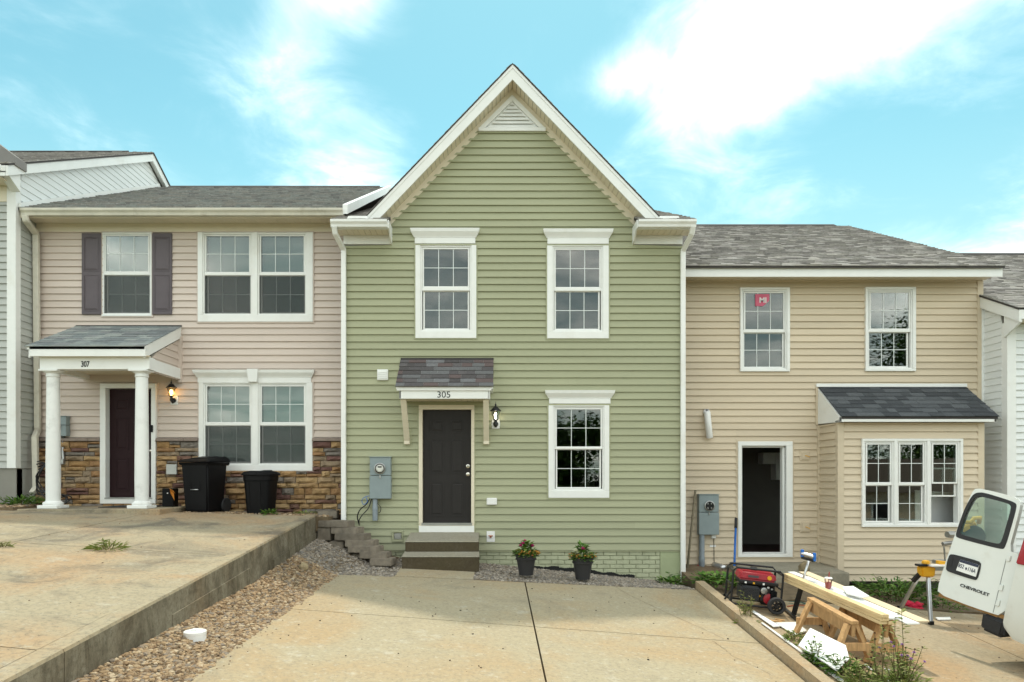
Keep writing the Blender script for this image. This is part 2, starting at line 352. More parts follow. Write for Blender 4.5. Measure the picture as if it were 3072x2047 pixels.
# ------------------------------------------------------------------ wall kit
def cells(x0, x1, z0, z1, holes):
    """rectangles that fill x0..x1, z0..z1 round the holes, merged along each row"""
    zs = sorted({z0, z1, *[h for o in holes for h in (o[2], o[3]) if z0 < h < z1]}); outl = []
    for za, zb in zip(zs, zs[1:]):
        cut = sorted((max(o[0], x0), min(o[1], x1)) for o in holes if o[2] < zb - 1e-6 and o[3] > za + 1e-6 and o[0] < x1 and o[1] > x0)
        a = x0
        for c0, c1 in cut:
            if c0 > a + 1e-5: outl.append((a, c0, za, zb))
            a = max(a, c1)
        if a < x1 - 1e-5: outl.append((a, x1, za, zb))
    return outl
def siding(parent, x0, x1, z0, z1, fn, m, course=.1275, holes=(), clip=None, seams=.35, out=.027):
    z = z0; k = 0
    while z < z1 - .004:
        zt = min(z + course, z1)
        for (a, b, za, zb) in cells(x0, x1, z, zt, holes):
            if zb - za < .004: continue
            if clip:
                l0, r0 = clip(za); l1, r1 = clip(zb); A0, B0, A1, B1 = max(a, l0), min(b, r0), max(a, l1), min(b, r1)
                if B0 - A0 < .01: continue
                if B1 < A1: A1 = B1 = (A1 + B1) / 2
            else: A0 = A1 = a; B0 = B1 = b
            parts = [(A0, B0, A1, B1, 0)]
            if B0 - A0 > 2.4 and rnd.random() < seams:
                c = rnd.uniform(A0 + .7, B0 - .7)
                if A1 < c < B1: parts = [(A0, c, A1, c, 0), (c, B0, c, B1, .0014)]
            for (p0, q0, p1, q1, e) in parts:
                o0 = .003 + out * (1 - (za - z) / course) + e; o1 = .003 + out * (1 - (zb - z) / course) + e
                s = MB(); i = [s.pt(fn(*q)) for q in ((p0, 0, za), (q0, 0, za), (q0, o0, za), (p0, o0, za), (p1, 0, zb), (q1, 0, zb), (q1, o1, zb), (p1, o1, zb))]
                for f in ((0, 1, 2, 3), (3, 2, 6, 7), (7, 6, 5, 4), (0, 3, 7, 4), (1, 5, 6, 2)): s.face([i[j] for j in f])
                s.build('siding_board', m, parent)
        z += course; k += 1
def sheath(root, name, x0, x1, z0, z1, y0, y1, holes, m=SHEATH):
    b = MB()
    for (a, c, d, e) in cells(x0, x1, z0, z1, holes): b.box(a, c, y0, y1, d, e)
    return b.build(name, m, root)
def ring(b, r, h, y0, y1):
    for (a, c, d, e) in cells(r[0], r[1], r[2], r[3], [h]): b.box(a, c, y0, y1, d, e)
def rect(d, px0, py0, px1, py1): return (X(px0, d), X(px1, d), Z(py1, d), Z(py0, d))
def grow(r, g): return (r[0] - g, r[1] + g, r[2] - g, r[3] + g)
def sash(win, name, g, sw, y0, y1, cols, rows, m=TRIM, mt=MUNT):
    """one sash: rails round the glass, a muntin grid and one pane for each light"""
    b = MB(); ring(b, grow(g, sw), g, y0, y1); b.build(name, m, win, bevel=.003)
    ym = (y0 + y1) / 2; mw = .011; b = MB(); xs = [g[0] + (g[1] - g[0]) * i / cols for i in range(cols + 1)]; zs = [g[2] + (g[3] - g[2]) * i / rows for i in range(rows + 1)]
    for i in range(1, cols): b.box(xs[i] - mw / 2, xs[i] + mw / 2, ym - .006, ym + .004, g[2], g[3])
    for i in range(1, rows):
        for k in range(cols): b.box(xs[k] + (mw / 2 if k else 0), xs[k + 1] - (mw / 2 if k < cols - 1 else 0), ym - .006, ym + .004, zs[i] - mw / 2, zs[i] + mw / 2)
    if cols * rows > 1: b.build('muntin', mt, win)
    for i in range(cols):
        for k in range(rows):
            p = MB(); p.box(xs[i] + (mw / 2 if i else 0), xs[i + 1] - (mw / 2 if i < cols - 1 else 0), ym - .002, ym + .002, zs[k] + (mw / 2 if k else 0), zs[k + 1] - (mw / 2 if k < rows - 1 else 0))
            p.build('pane', GLASS, win)
def window(root, d, frame, ups, lows, cols=3, rows=2, proud=.045, back=None, jm=None, blind=False, screen=False, sw=.028, lift=None, label=None):
    y = Y(d); fr = rect(d, *frame); b = MB(); holes = []
    for u, l in zip(ups, lows):
        U, L = rect(d, *u), rect(d, *l); holes.append((min(U[0], L[0]) - sw - .004, max(U[1], L[1]) + sw + .004, L[2] - sw - .004, U[3] + sw + .004))
    for (a, c, e, g) in cells(*fr, [grow(h, .028) for h in holes]): b.box(a, c, y - proud, y + .06, e, g)
    win = b.build('window', TRIM, root, bevel=.004)
    if label: win['label'] = label
    jb = MB()
    for h in holes: ring(jb, grow(h, .028), h, y - proud + .02, y + .10)
    jb.build('jamb', TRIM, win, bevel=.003)
    if jm:
        b = MB(); ring(b, grow(fr, .022), fr, y - .034, y + .01); b.build('trim_channel', jm, win)
    for u, l, h in zip(ups, lows, holes):
        U, L = rect(d, *u), rect(d, *l); yo = y - proud + .03
        sash(win, 'upper_sash', U, sw, yo, yo + .03, cols, rows)
        if lift:
            if l is lows[-1]: L = rect(d, *lift)
        sash(win, 'lower_sash', L, sw, yo + .032, yo + .062, cols, rows)
        if not (lift and l is lows[-1]):
            q = MB(); q.box(h[0] + .002, h[1] - .002, yo - .004, yo + .06, L[3] + sw * .4, U[2] - sw * .4); q.build('meeting_rail', TRIM, win, bevel=.004)
        if screen:
            q = MB(); q.box(h[0], h[1], yo + .012, yo + .016, h[2], L[3]); q.build('insect_screen', SCREEN, win)
        if blind:
            q = MB(); z = h[2] + .02
            while z < h[3] - .02:
                q.hexa([(h[0] + .02, y + .10, z), (h[1] - .02, y + .10, z), (h[1] - .02, y + .118, z + .012), (h[0] + .02, y + .118, z + .012), (h[0] + .02, y + .10, z + .002), (h[1] - .02, y + .10, z + .002), (h[1] - .02, y + .118, z + .014), (h[0] + .02, y + .118, z + .014)]); z += .0185
            q.build('blind', BLIND, win, kind=None)
    return [grow(h, .02) for h in holes]
def crown(root, d, x0, x1, z0, z1, proud=.11, key=None, m=TRIM):
    """moulded header over a window: flared cap above a flat board"""
    y = Y(d); b = MB(); zc = z0 + (z1 - z0) * .42; f = proud
    b.box(x0 + .07, x1 - .07, y - .04, y + .01, z0, zc); head = b.build('window_header', m, root, bevel=.003)
    b = MB()
    for (g0, g1, p0, p1) in ((0, .12, .045, .05), (.12, .62, .05, .095), (.62, 1, .095, .105)):
        za, zb = zc + (z1 - zc) * g0, zc + (z1 - zc) * g1; ia, ib = .07 - p0 + .03, .07 - p1 + .03
        b.hexa([(x0 + ia, y - p0, za), (x1 - ia, y - p0, za), (x1 - ia, y, za), (x0 + ia, y, za), (x0 + ib, y - p1, zb), (x1 - ib, y - p1, zb), (x1 - ib, y, zb), (x0 + ib, y, zb)])
    b.build('cap_moulding', m, head)
    if key:
        b = MB(); k0, k1 = key; q = .25 * (k1 - k0) / 2
        b.hexa([(k0 + q, y - .125, z0), (k1 - q, y - .125, z0), (k1 - q, y, z0), (k0 + q, y, z0), (k0, y - .135, z1 + .012), (k1, y - .135, z1 + .012), (k1, y, z1 + .012), (k0, y, z1 + .012)]); b.build('keystone', m, head, bevel=.006)
def door(root, d, slab, m, knob=None, inset=.05):
    y = Y(d); r = rect(d, *slab); x0, x1, z0, z1 = r; wd, h = x1 - x0, z1 - z0
    dr = bx('door', m, root, x0, x1, y + inset, y + inset + .045, z0, z1, bevel=.003)
    for cx in (.285, .715):
        for (a, b_) in ((.055, .36), (.435, .74), (.80, .915)):
            p0, p1 = x0 + wd * (cx - .145), x0 + wd * (cx + .145); q0, q1 = z0 + h * a, z0 + h * b_
            b = MB(); ring(b, (p0, p1, q0, q1), (p0 + .016, p1 - .016, q0 + .016, q1 - .016), y + inset - .007, y + inset + .002)
            b.hexa([(p0 + .03, y + inset + .002, q0 + .03), (p1 - .03, y + inset + .002, q0 + .03), (p1 - .03, y + inset + .002, q1 - .03), (p0 + .03, y + inset + .002, q1 - .03), (p0 + .055, y + inset - .008, q0 + .055), (p1 - .055, y + inset - .008, q0 + .055), (p1 - .055, y + inset - .008, q1 - .055), (p0 + .055, y + inset - .008, q1 - .055)])
            b.build('door_panel', m, dr)
    if knob:
        for (kp, r_) in knob:
            c = P(kp[0], kp[1], d); c.y = y + inset
            b = MB(); b.lathe(c, [(.034, 0), (.034, -.008), (.012, -.012), (.012, -.03), (r_, -.042), (r_, -.06), (.012, -.07)], 14, (0, 1, 0)); b.build('knob', BRASS, dr, smooth='auto')
    return dr
def shingles(parent, O, U, V, L, S, m, expo=.14, wmin=.14, wmax=.34, joined=True, th=.011, jag=0.0):
    O, U, V = Vector(O), Vector(U).normalized(), Vector(V).normalized(); n = U.cross(V).normalized()
    if n.z < 0: n = -n
    mb = MB(); v = 0; r = 0
    while v < S - .01:
        x = -rnd.uniform(0, wmax * .8)
        while x < L:
            wv = rnd.uniform(wmin, wmax); a, b = max(x, 0), min(x + wv, L); x += wv
            if b - a < .01: continue
            j = rnd.uniform(0, jag); ex = min(expo + .015, S - v); t = th * rnd.uniform(.5, 1.3)
            p = [O + U * (a + .001) + V * (v - j), O + U * (b - .001) + V * (v - j)]; q = [O + U * (b - .001) + V * (v + ex), O + U * (a + .001) + V * (v + ex)]
            sgl = mb if joined else MB()
            i = [sgl.pt(z) for z in (p[0], p[1], p[1] + n * (t + .003), p[0] + n * (t + .003), q[0] + n * .0025, q[1] + n * .0025)]
            tn = rnd.random()
            for f in ((0, 1, 2, 3), (3, 2, 4, 5), (0, 3, 5), (1, 4, 2)): sgl.face([i[k] for k in f], tn)
            if not joined: sgl.build('shingle', m, parent)
        v += expo; r += 1
    if joined: mb.build('shingle_field', m, parent, kind='stuff', tone=True)
def gable_roof(root, x0, x1, d0, z0, d1, z1, dback, zback, m, th=.12, expo=.14, ridge=None):
    """front and back slope of a roof whose ridge runs along the street"""
    b = MB(); y0, y1, y2 = Y(d0), Y(d1), Y(dback)
    b.hexa([(x0, y0, z0 - th), (x1, y0, z0 - th), (x1, y1, z1 - th), (x0, y1, z1 - th), (x0, y0, z0 - .008), (x1, y0, z0 - .008), (x1, y1, z1 - .008), (x0, y1, z1 - .008)])
    b.hexa([(x0, y1 + .002, z1 - th), (x1, y1 + .002, z1 - th), (x1, y2, zback - th), (x0, y2, zback - th), (x0, y1 + .002, z1), (x1, y1 + .002, z1), (x1, y2, zback), (x0, y2, zback)])
    rf = b.build('roof', ROOFE, root)
    V = Vector((0, y1 - y0, z1 - z0)); shingles(rf, (x0, y0, z0 - .006), (1, 0, 0), V, x1 - x0, V.length, m, expo, .09, .26, True, .021, .018)
    if ridge:
        q = MB(); q.prism([(ridge[0], y1 - .16, z1 - .05), (ridge[0], y1, z1 + .045), (ridge[0], y1 + .16, z1 - .05)], (ridge[1] - ridge[0], 0, 0)); q.build('ridge_vent', ROOFE, rf)
    return rf
def soffit(parent, x0, x1, y0, y1, z, m, step=.1016):
    x = x0
    while x < x1 - .01:
        b = min(x + step, x1); q = MB(); q.box(x + .0035, b - .0035, y0, y1, z, z + .012); q.build('soffit_panel', m, parent); x += step
def gutter(root, x0, x1, y, z0, z1, m, dep=.12):
    prof = [(0, z0), (-dep * .62, z0), (-dep * .72, z0 + (z1 - z0) * .38), (-dep * .98, z0 + (z1 - z0) * .68), (-dep, z1), (-dep + .012, z1), (-dep + .012, z1 - .02), (-.01, z1 - .035), (0, z1)]
    b = MB(); b.prism([(x0, y + a, z) for a, z in prof], (x1 - x0, 0, 0)); return b.build('gutter', m, root, bevel=.003)
def downspout(root, pts, m, wx=.075, wy=.06):
    b = MB()
    for p, q in zip(pts, pts[1:]):
        p, q = Vector(p), Vector(q); dv = (q - p).normalized() * .012; b.bar(p - dv, q + dv, wx, wy, (0, 1, 0) if abs((q - p).normalized().z) > .5 else (0, 0, 1))
    return b.build('downspout', m, root, bevel=.008)
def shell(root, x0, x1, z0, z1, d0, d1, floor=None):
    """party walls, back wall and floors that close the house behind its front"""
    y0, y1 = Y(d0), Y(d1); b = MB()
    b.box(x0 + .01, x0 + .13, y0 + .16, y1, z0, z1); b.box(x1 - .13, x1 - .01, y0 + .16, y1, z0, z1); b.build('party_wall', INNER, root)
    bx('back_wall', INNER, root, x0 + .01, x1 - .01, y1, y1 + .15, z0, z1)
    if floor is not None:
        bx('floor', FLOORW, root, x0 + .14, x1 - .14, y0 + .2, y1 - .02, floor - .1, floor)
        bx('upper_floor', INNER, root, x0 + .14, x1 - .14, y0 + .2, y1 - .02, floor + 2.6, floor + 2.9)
# ================================================================== ground heights (X in metres, d = distance from the lens plane)
def zcen(x, d):
    t = (x + 2.45) / 5.58; zl = -.02 * (10.6 - d); zr = -.25 - .083 * (10.6 - d); return zl + (zr - zl) * t
def zleft(x, d): return .81 - .0835 * (11.8 - d) + (.027 + .01 * max(0, 11.8 - d)) * (-3.12 - x)
def ztan(x, d): return -.926 + .083 * d - .07 * x
def lerp(a, b, t): return a + (b - a) * t
def zgl(x, d):       # gravel between the retaining wall and the middle drive
    pts = ((2, -.12), (5.1, -.02), (8.7, .12), (12.2, .43))
    hw = pts[0][1]
    for (a, za), (b, zb) in zip(pts, pts[1:]):
        if a <= d <= b: hw = lerp(za, zb, (d - a) / (b - a))
    if d > 12.2: hw = .43
    wdt = .67 + max(0, d - 10.6) * .55; t = min(1, max(0, (x + 3.12) / wdt)); lo = zcen(max(x, -2.45), min(d, 10.6)) - .012 + max(0, d - 10.6) * .05
    return lerp(hw, lo, t * t * (3 - 2 * t) * .5 + t * .5)
def zgr(x, d):       # gravel bed in front of the green house
    t = min(1, max(0, (d - 10.55) / 1.6)); return lerp(zcen(x, 10.6) - .005, -.05 - .1 * (x + .2), t)

def sheet(name, m, x0, x1, d0, d1, zf, nx, nd, drop=.0, gap=0.0, parent=None, th=.14, rough=0.0):
    b = MB(); g = []
    x0 += gap; x1 -= gap; d0 += gap; d1 -= gap
    for i in range(nx + 1):
        row = []
        for k in range(nd + 1):
            x = lerp(x0, x1, i / nx); d = lerp(d0, d1, k / nd); e = i in (0, nx) or k in (0, nd)
            row.append(b.pt((x, Y(d), zf(x, d) - (drop if e else 0) + (rnd.uniform(-rough, rough) if rough else 0))))
        g.append(row)
    for i in range(nx):
        for k in range(nd): b.face([g[i][k], g[i + 1][k], g[i + 1][k + 1], g[i][k + 1]])
    rim = [g[i][0] for i in range(nx + 1)] + [g[nx][k] for k in range(1, nd + 1)] + [g[i][nd] for i in range(nx - 1, -1, -1)] + [g[0][k] for k in range(nd - 1, 0, -1)]
    low = [b.pt((b.v[i][0], b.v[i][1], b.v[i][2] - th)) for i in rim]; n = len(rim)
    for i in range(n): b.face([rim[i], rim[(i + 1) % n], low[(i + 1) % n], low[i]])
    return b.build(name, m, parent)

# terrain: one sheet to the horizon, falling to the right and towards the street
def zt(x, y):
    x = max(-14, min(14, x)); d = max(-1, min(13.5, y + CAMD)); return -.62 - .055 * x - .05 * (12 - d) - (.25 if x > 3 else 0)
b = MB(); xs = [-400, -120, -40, -20, -14, -10, -6, -3, 0, 3, 6, 10, 14, 20, 40, 120, 400]; ys = [-400, -120, -50, -25, -16, -13, -10, -7, -4, -1, 1.5, 6, 14, 40, 120, 400]
g = [[b.pt((x, y, zt(x, y))) for y in ys] for x in xs]
for i in range(len(xs) - 1):
    for k in range(len(ys) - 1): b.face([g[i][k], g[i + 1][k], g[i + 1][k + 1], g[i][k + 1]])
struct(b.build('ground', GRASS))

# middle drive: four slabs parted by a lengthwise and a cross joint
root = struct(bpy.data.objects.new('driveway', None)); col.objects.link(root)
for (x0, x1) in ((-2.45, .465), (.465, 3.13)):
    for (d0, d1) in ((1.0, 4.9), (4.9, 8.06), (8.06, 10.6)):
        sheet('slab', CONC_C, x0, x1, d0, d1, zcen, 14, 14, .007, .0095, root)
sheet('landing', CONC_C, -1.56, -.33, 10.6, 11.5, lambda x, d: zcen(x, 10.6) + (d - 10.6) * .055 + .003, 6, 4, .004, .004, root)
b = MB(); b.hexa([(-2.44, Y(1), -.7), (3.12, Y(1), -1.6), (3.12, Y(10.59), -.6), (-2.44, Y(10.59), -.4), (-2.44, Y(1), zcen(-2.45, 1) - .3), (3.12, Y(1), zcen(3.13, 1) - .3), (3.12, Y(10.59), zcen(3.13, 10.6) - .12), (-2.44, Y(10.59), zcen(-2.45, 10.6) - .2)]); b.build('joint_bed', EARTH, root)
# hair cracks in the right slabs: thin grooves laid just over the surface
def crack(pts, wd, parent):
    q = MB(); path = []
    for (p, r) in zip(pts, pts[1:]):
        for i in range(9): path.append(Vector(p).lerp(Vector(r), i / 9) + Vector((rnd.uniform(-.012, .012), rnd.uniform(-.012, .012))))
    path.append(Vector(pts[-1]))
    for a, c in zip(path, path[1:]):
        nrm = Vector((-(c - a).y, (c - a).x)).normalized() * wd * rnd.uniform(.3, 1)
        q.quad(*[(v.x, Y(v.y), zcen(v.x, v.y) + .0025) for v in (a - nrm, a + nrm, c + nrm, c - nrm)])
    q.build('crack', EARTH, parent)
crack([(1.85, 10.55), (2.0, 9.9), (2.35, 9.0), (2.72, 8.1)], .004, root); crack([(2.55, 8.0), (2.6, 7.5), (2.85, 6.9)], .004, root)

# left drive on its higher level
root = struct(bpy.data.objects.new('driveway', None)); col.objects.link(root)
for (x0, x1, d0, d1) in ((-9.6, -3.30, 1.0, 4.93), (-9.6, -3.30, 4.93, 8.4), (-9.6, -5.93, 8.4, 11.9), (-5.93, -3.30, 8.4, 11.9)):
    sheet('slab', CONC_L, x0, x1, d0, d1, zleft, 16, 12, .006, .008, root)
b = MB(); b.hexa([(-9.6, Y(1), -.6), (-3.31, Y(1), -.6), (-3.31, Y(11.88), -.3), (-9.6, Y(11.88), -.3)] + [(x, Y(d), zleft(x, d) - .3) for x, d in ((-9.6, 1), (-3.31, 1), (-3.31, 11.88), (-9.6, 11.88))]); b.build('joint_bed', EARTH, root)
wl = thing('retaining_wall', 'stained concrete retaining wall along the raised left driveway', 'wall', (-3.2, Y(8), 0))
for (a, c) in ((1.0, 4.95), (4.95, 8.7), (8.7, 11.98)):
    q = MB(); n = 10
    for i in range(n):
        d0, d1 = lerp(a + .004, c - .004, i / n), lerp(a + .004, c - .004, (i + 1) / n)
        q.hexa([(-3.30, Y(d0), -.6), (-3.12, Y(d0), -.6), (-3.12, Y(d1), -.6), (-3.30, Y(d1), -.6)] + [(x, Y(d), zleft(-3.12, d) - .012) for x, d in ((-3.30, d0), (-3.12, d0), (-3.12, d1), (-3.30, d1))])
    ws = q.build('wall_section', CONC_W, wl)
    q = MB()
    for i in range(n):
        d0, d1 = lerp(a + .004, c - .004, i / n), lerp(a + .004, c - .004, (i + 1) / n)
        q.hexa([(x, Y(d), zleft(-3.12, d) - .0115) for x, d in ((-3.30, d0), (-3.121, d0), (-3.121, d1), (-3.30, d1))] + [(x, Y(d), zleft(-3.12, d) + .013) for x, d in ((-3.30, d0), (-3.128, d0), (-3.128, d1), (-3.30, d1))])
    q.build('coping', CONC_L, ws)
# form-board ledge that shows low on the wall face
for (d0, d1, h) in ((5.6, 8.6, .22), (6.6, 8.66, .11), (9.6, 11.9, .2)):
    q = MB(); q.hexa([(-3.12, Y(d0), -.3), (-3.112, Y(d0), -.3), (-3.112, Y(d1), -.3), (-3.12, Y(d1), -.3)] + [(x, Y(d), zleft(-3.12, d) - h - .1) for x, d in ((-3.12, d0), (-3.106, d0), (-3.106, d1), (-3.12, d1))]); q.build('form_ledge', CONC_W, wl)

# right-hand lot and its kerb
root = struct(bpy.data.objects.new('driveway', None)); col.objects.link(root)
for (x0, x1, d0, d1) in ((3.30, 6.35, 7.15, 10.35), (6.35, 11.5, 7.15, 10.35), (3.30, 6.35, 1, 7.15), (6.35, 11.5, 1, 7.15)):
    sheet('slab', CONC_R, x0, x1, d0, d1, ztan, 10, 10, .006, .007, root)
kb = thing('kerb', 'low concrete kerb between the middle driveway and the lumber', 'kerb', (3.2, Y(7), -.5))
for (a, c) in ((1.0, 5.2), (5.2, 10.72)):
    q = MB(); n = 10
    for i in range(n):
        d0, d1 = lerp(a + .003, c - .003, i / n), lerp(a + .003, c - .003, (i + 1) / n)
        q.hexa([(3.137, Y(d0), -1.7), (3.285, Y(d0), -1.7), (3.285, Y(d1), -1.7), (3.137, Y(d1), -1.7)] + [(x, Y(d), zcen(3.13, d) + .105) for x, d in ((3.145, d0), (3.275, d0), (3.275, d1), (3.145, d1))])
    q.build('kerb_section', CONC_R, kb)
struct(sheet('soil_bed', EARTH, 3.30, 9.6, 10.36, 13.0, lambda x, d: ztan(x, 10.36) + .01 + (d - 10.36) * (.0 if x > 5.6 else .05), 30, 12, 0, 0, None, .3, .018))
struct(sheet('road', ASPH, -60, 60, -6.0, .95, lambda x, d: zt(x, Y(.5)) + .16 - max(-14, min(14, x)) * .015, 60, 2, 0, 0, None, .05))
# gravel
struct(sheet('gravel_bed', EARTH, -3.115, -2.455, 1.0, 10.6, zgl, 4, 40, 0, 0, None, .25))
struct(sheet('gravel_bed', EARTH, -3.115, -1.5, 10.6, 12.2, zgl, 14, 12, 0, 0, None, .25))
struct(sheet('gravel_bed', EARTH, -.32, 3.12, 10.605, 12.19, zgr, 24, 10, 0, 0, None, .25))
struct(sheet('gravel_bed', EARTH, -5.55, -2.9, 11.9, 12.85, lambda x, d: zleft(x, 11.9) - .02, 12, 4, 0, 0, None, .25))
struct(sheet('gravel_bed', EARTH, -9.6, -8.05, 11.4, 12.3, lambda x, d: zleft(x, 11.4) + .05, 6, 4, 0, 0, None, .25))
def gravel(name, m, x0, x1, d0, d1, zf, size, per, label, near=None):
    b = MB(); n = int((x1 - x0) * (d1 - d0) * per)
    for _ in range(n):
        x, d = rnd.uniform(x0, x1), rnd.uniform(d0, d1); r = size * (.5 + 1.4 * rnd.random() ** 2.2)
        b.ico((x, Y(d), zf(x, d) + r * rnd.uniform(.0, .35)), r, .2, .62, rnd.random())
    o = b.build(name, m, None, kind='stuff', tone=True); o['label'] = label; o['category'] = 'gravel'
gravel('gravel', GRAV, -3.11, -2.40, 4.0, 8.2, zgl, .017, 2700, 'tan gravel strip between the retaining wall and the middle driveway')
gravel('gravel', GRAV, -3.11, -2.40, 8.2, 10.6, zgl, .018, 1900, 'brown gravel at the far part of the strip beside the wall')
gravel('gravel', GRAVG, -3.11, -1.54, 10.5, 12.1, zgl, .018, 1700, 'grey brown gravel mound below the stepped pavers')
gravel('gravel', GRAVG, -.33, 3.1, 10.58, 12.15, zgr, .016, 1700, 'fine brown gravel bed under the two flower pots')
gravel('gravel', GRAV, -5.5, -2.95, 11.92, 12.75, lambda x, d: zleft(x, 11.9) - .02, .018, 700, 'pale gravel behind the raised driveway below the stone wall')
gravel('gravel', GRAV, -9.6, -8.1, 11.4, 12.25, lambda x, d: zleft(x, 11.4) + .05, .02, 1500, 'brown gravel at the foot of the grey house')

# ================================================================== green house, number 305
D = 12.2; y = 0.0
H = thing('townhouse', 'sage green townhouse with steep gable and charcoal front door', 'house', (.3, 0, 0))
XL, XR, Z0 = -2.70, 3.34, .19; AX, SL = .305, 1.043
hs = []
w1 = dict(frame=(1247, 738, 1429, 1016), ups=[(1272, 749, 1404, 860)], lows=[(1274, 875, 1403, 985)])
w2 = dict(frame=(1641, 739, 1825, 1017), ups=[(1667, 751, 1797.5, 862)], lows=[(1668, 876, 1795, 986)])
w3 = dict(frame=(1645, 1217, 1826.5, 1494), ups=[(1670, 1229, 1801.5, 1340)], lows=[(1672, 1350, 1799, 1462)])
for wd in (w1, w2, w3): hs += window(H, D, jm=GREEN, **wd)
for (a, b_, c, e) in ((1233, 1438, 690, 733), (1630, 1837, 692, 734), (1635, 1842, 1173, 1212)): crown(H, D, X(a, D), X(b_, D), Z(e, D), Z(c, D))
dc = rect(D, 1257, 1216, 1423, 1598); ds = rect(D, 1268.5, 1230, 1413, 1568)
fw = sheath(H, 'front_wall', XL, XR, Z0 - .02, 5.9, .004, .16, hs + [(ds[0] - .01, ds[1] + .01, ds[2] - .1, ds[3] + .01)])
b = MB(); b.prism([(AX - 2.4, .004, 5.9), (AX + 2.4, .004, 5.9), (AX, .004, 8.41)], (0, .15, 0)); b.build('gable_wall', SHEATH, H)
def gclip(z):
    h = max(0, (8.31 - z) / SL); l, r = AX - h, AX + h
    return (XL, XR) if z < 5.628 else (max(l, -1.868), min(r, 2.482))
sh = [grow(rect(D, *q['frame']), -.015) for q in (w1, w2, w3)] + [grow(dc, -.012)]
siding(fw, XL, XR, Z0, 7.685, lambda x, o, z: (x, -o, z), GREEN, .1281, sh + [(XL, -1.868, 5.63, 9), (2.482, XR, 5.63, 9)], gclip)
b = MB(); ring(b, dc, (ds[0] - .004, ds[1] + .004, ds[2] - .03, ds[3] + .004), -.035, .12); b.build('door_casing', TRIMB, H, bevel=.005)
b = MB(); ring(b, grow(dc, .02), dc, -.028, .0); b.build('door_channel', GREEN, H)
bx('threshold', METD, H, ds[0] - .02, ds[1] + .02, -.05, .12, ds[2] - .045, ds[2] - .004)
bx('kick_board', TRIM, H, dc[0] + .004, dc[1] - .004, -.042, .0, dc[2] + .01, ds[2] - .055)
door(H, D, (1268.5, 1230, 1413, 1568), DOORD, [((1403.5, 1399), .018), ((1403.5, 1423), .028)])
# gable trim
def zo(x, off=0): return 8.668 - off - SL * abs(x - AX)
for s in (-1, 1):
    xe = lambda off: AX + s * (8.668 - off - 5.9) / SL
    b = MB(); b.prism([(AX, -.335, 8.668 - .012), (xe(.012), -.335, 5.9), (xe(.272), -.335, 5.9), (AX, -.335, 8.396)], (0, .03, 0)); b.build('rake_board', TRIM, H)
    b = MB(); b.prism([(AX, -.345, 8.668 - .012), (xe(.012), -.345, 5.9), (xe(.075), -.345, 5.9), (AX, -.345, 8.593)], (0, .012, 0)); b.build('rake_moulding', TRIM, H)
    b = MB(); b.prism([(AX, -.022, 8.41), (AX + s * 2.35, -.022, 8.41 - 2.35 * SL), (AX + s * 2.19, -.022, 8.41 - 2.35 * SL), (AX, -.022, 8.255)], (0, .02, 0)); b.build('rake_frieze', TRIMB, H)
    n = 33
    for i in range(n):
        u0, u1 = 2.35 * i / n + .003, 2.35 * (i + 1) / n - .003
        b = MB(); b.prism([(AX + s * u0, -.304, 8.41 - u0 * SL), (AX + s * u1, -.304, 8.41 - u1 * SL), (AX + s * u1, -.304, 8.43 - u1 * SL), (AX + s * u0, -.304, 8.43 - u0 * SL)], (0, .3, 0)); b.build('soffit_panel', TRIMB, H)
    # the steep roof itself, with a ragged shingle edge over the rake
    b = MB(); e = AX + s * 2.62; ze = 8.70 - 2.62 * SL
    b.hexa([(AX, -.352, 8.650), (e, -.352, ze - .045), (e, 6, ze - .045), (AX, 6, 8.650), (AX, -.352, 8.672), (e, -.352, ze - .025), (e, 6, ze - .025), (AX, 6, 8.672)]); rf = b.build('gable_roof', ROOFE, H)
    shingles(rf, (e, -.36, ze - .024) if s > 0 else (e, 5.94, ze - .024), (0, s, 0), (-s, 0, SL), 6.3 if s < 0 else 6.3, 3.75, ROOFG, .14, .15, .4, True, .008, .01)
vz0, vz1 = 7.70, 8.27
b = MB(); b.prism([(AX - .60, -.012, vz0), (AX + .60, -.012, vz0), (AX, -.012, vz1 + .03)], (0, .012, 0)); gv = b.build('gable_vent', TRIM, H)
b = MB(); b.box(AX - .60, AX + .60, -.055, -.012, vz0 - .055, vz0 + .01); b.build('vent_sill', TRIM, gv, bevel=.004)
for s in (-1, 1):
    b = MB(); b.prism([(AX, -.045, vz1 + .02), (AX + s * .58, -.045, vz0 + .012), (AX + s * .48, -.045, vz0 + .012), (AX, -.045, vz1 - .085)], (0, .033, 0)); b.build('vent_frame', TRIM, gv)
for i in range(7):
    za = vz0 + .015 + i * .066; hw = max(.02, (vz1 - .085 - za - .03) / 1.02); b = MB()
    b.hexa([(AX - hw, -.043, za), (AX + hw, -.043, za), (AX + hw, -.036, za), (AX - hw, -.036, za), (AX - hw + .03, -.016, za + .062), (AX + hw - .03, -.016, za + .062), (AX + hw - .03, -.012, za + .062), (AX - hw + .03, -.012, za + .062)]); b.build('louvre', TRIM, gv)
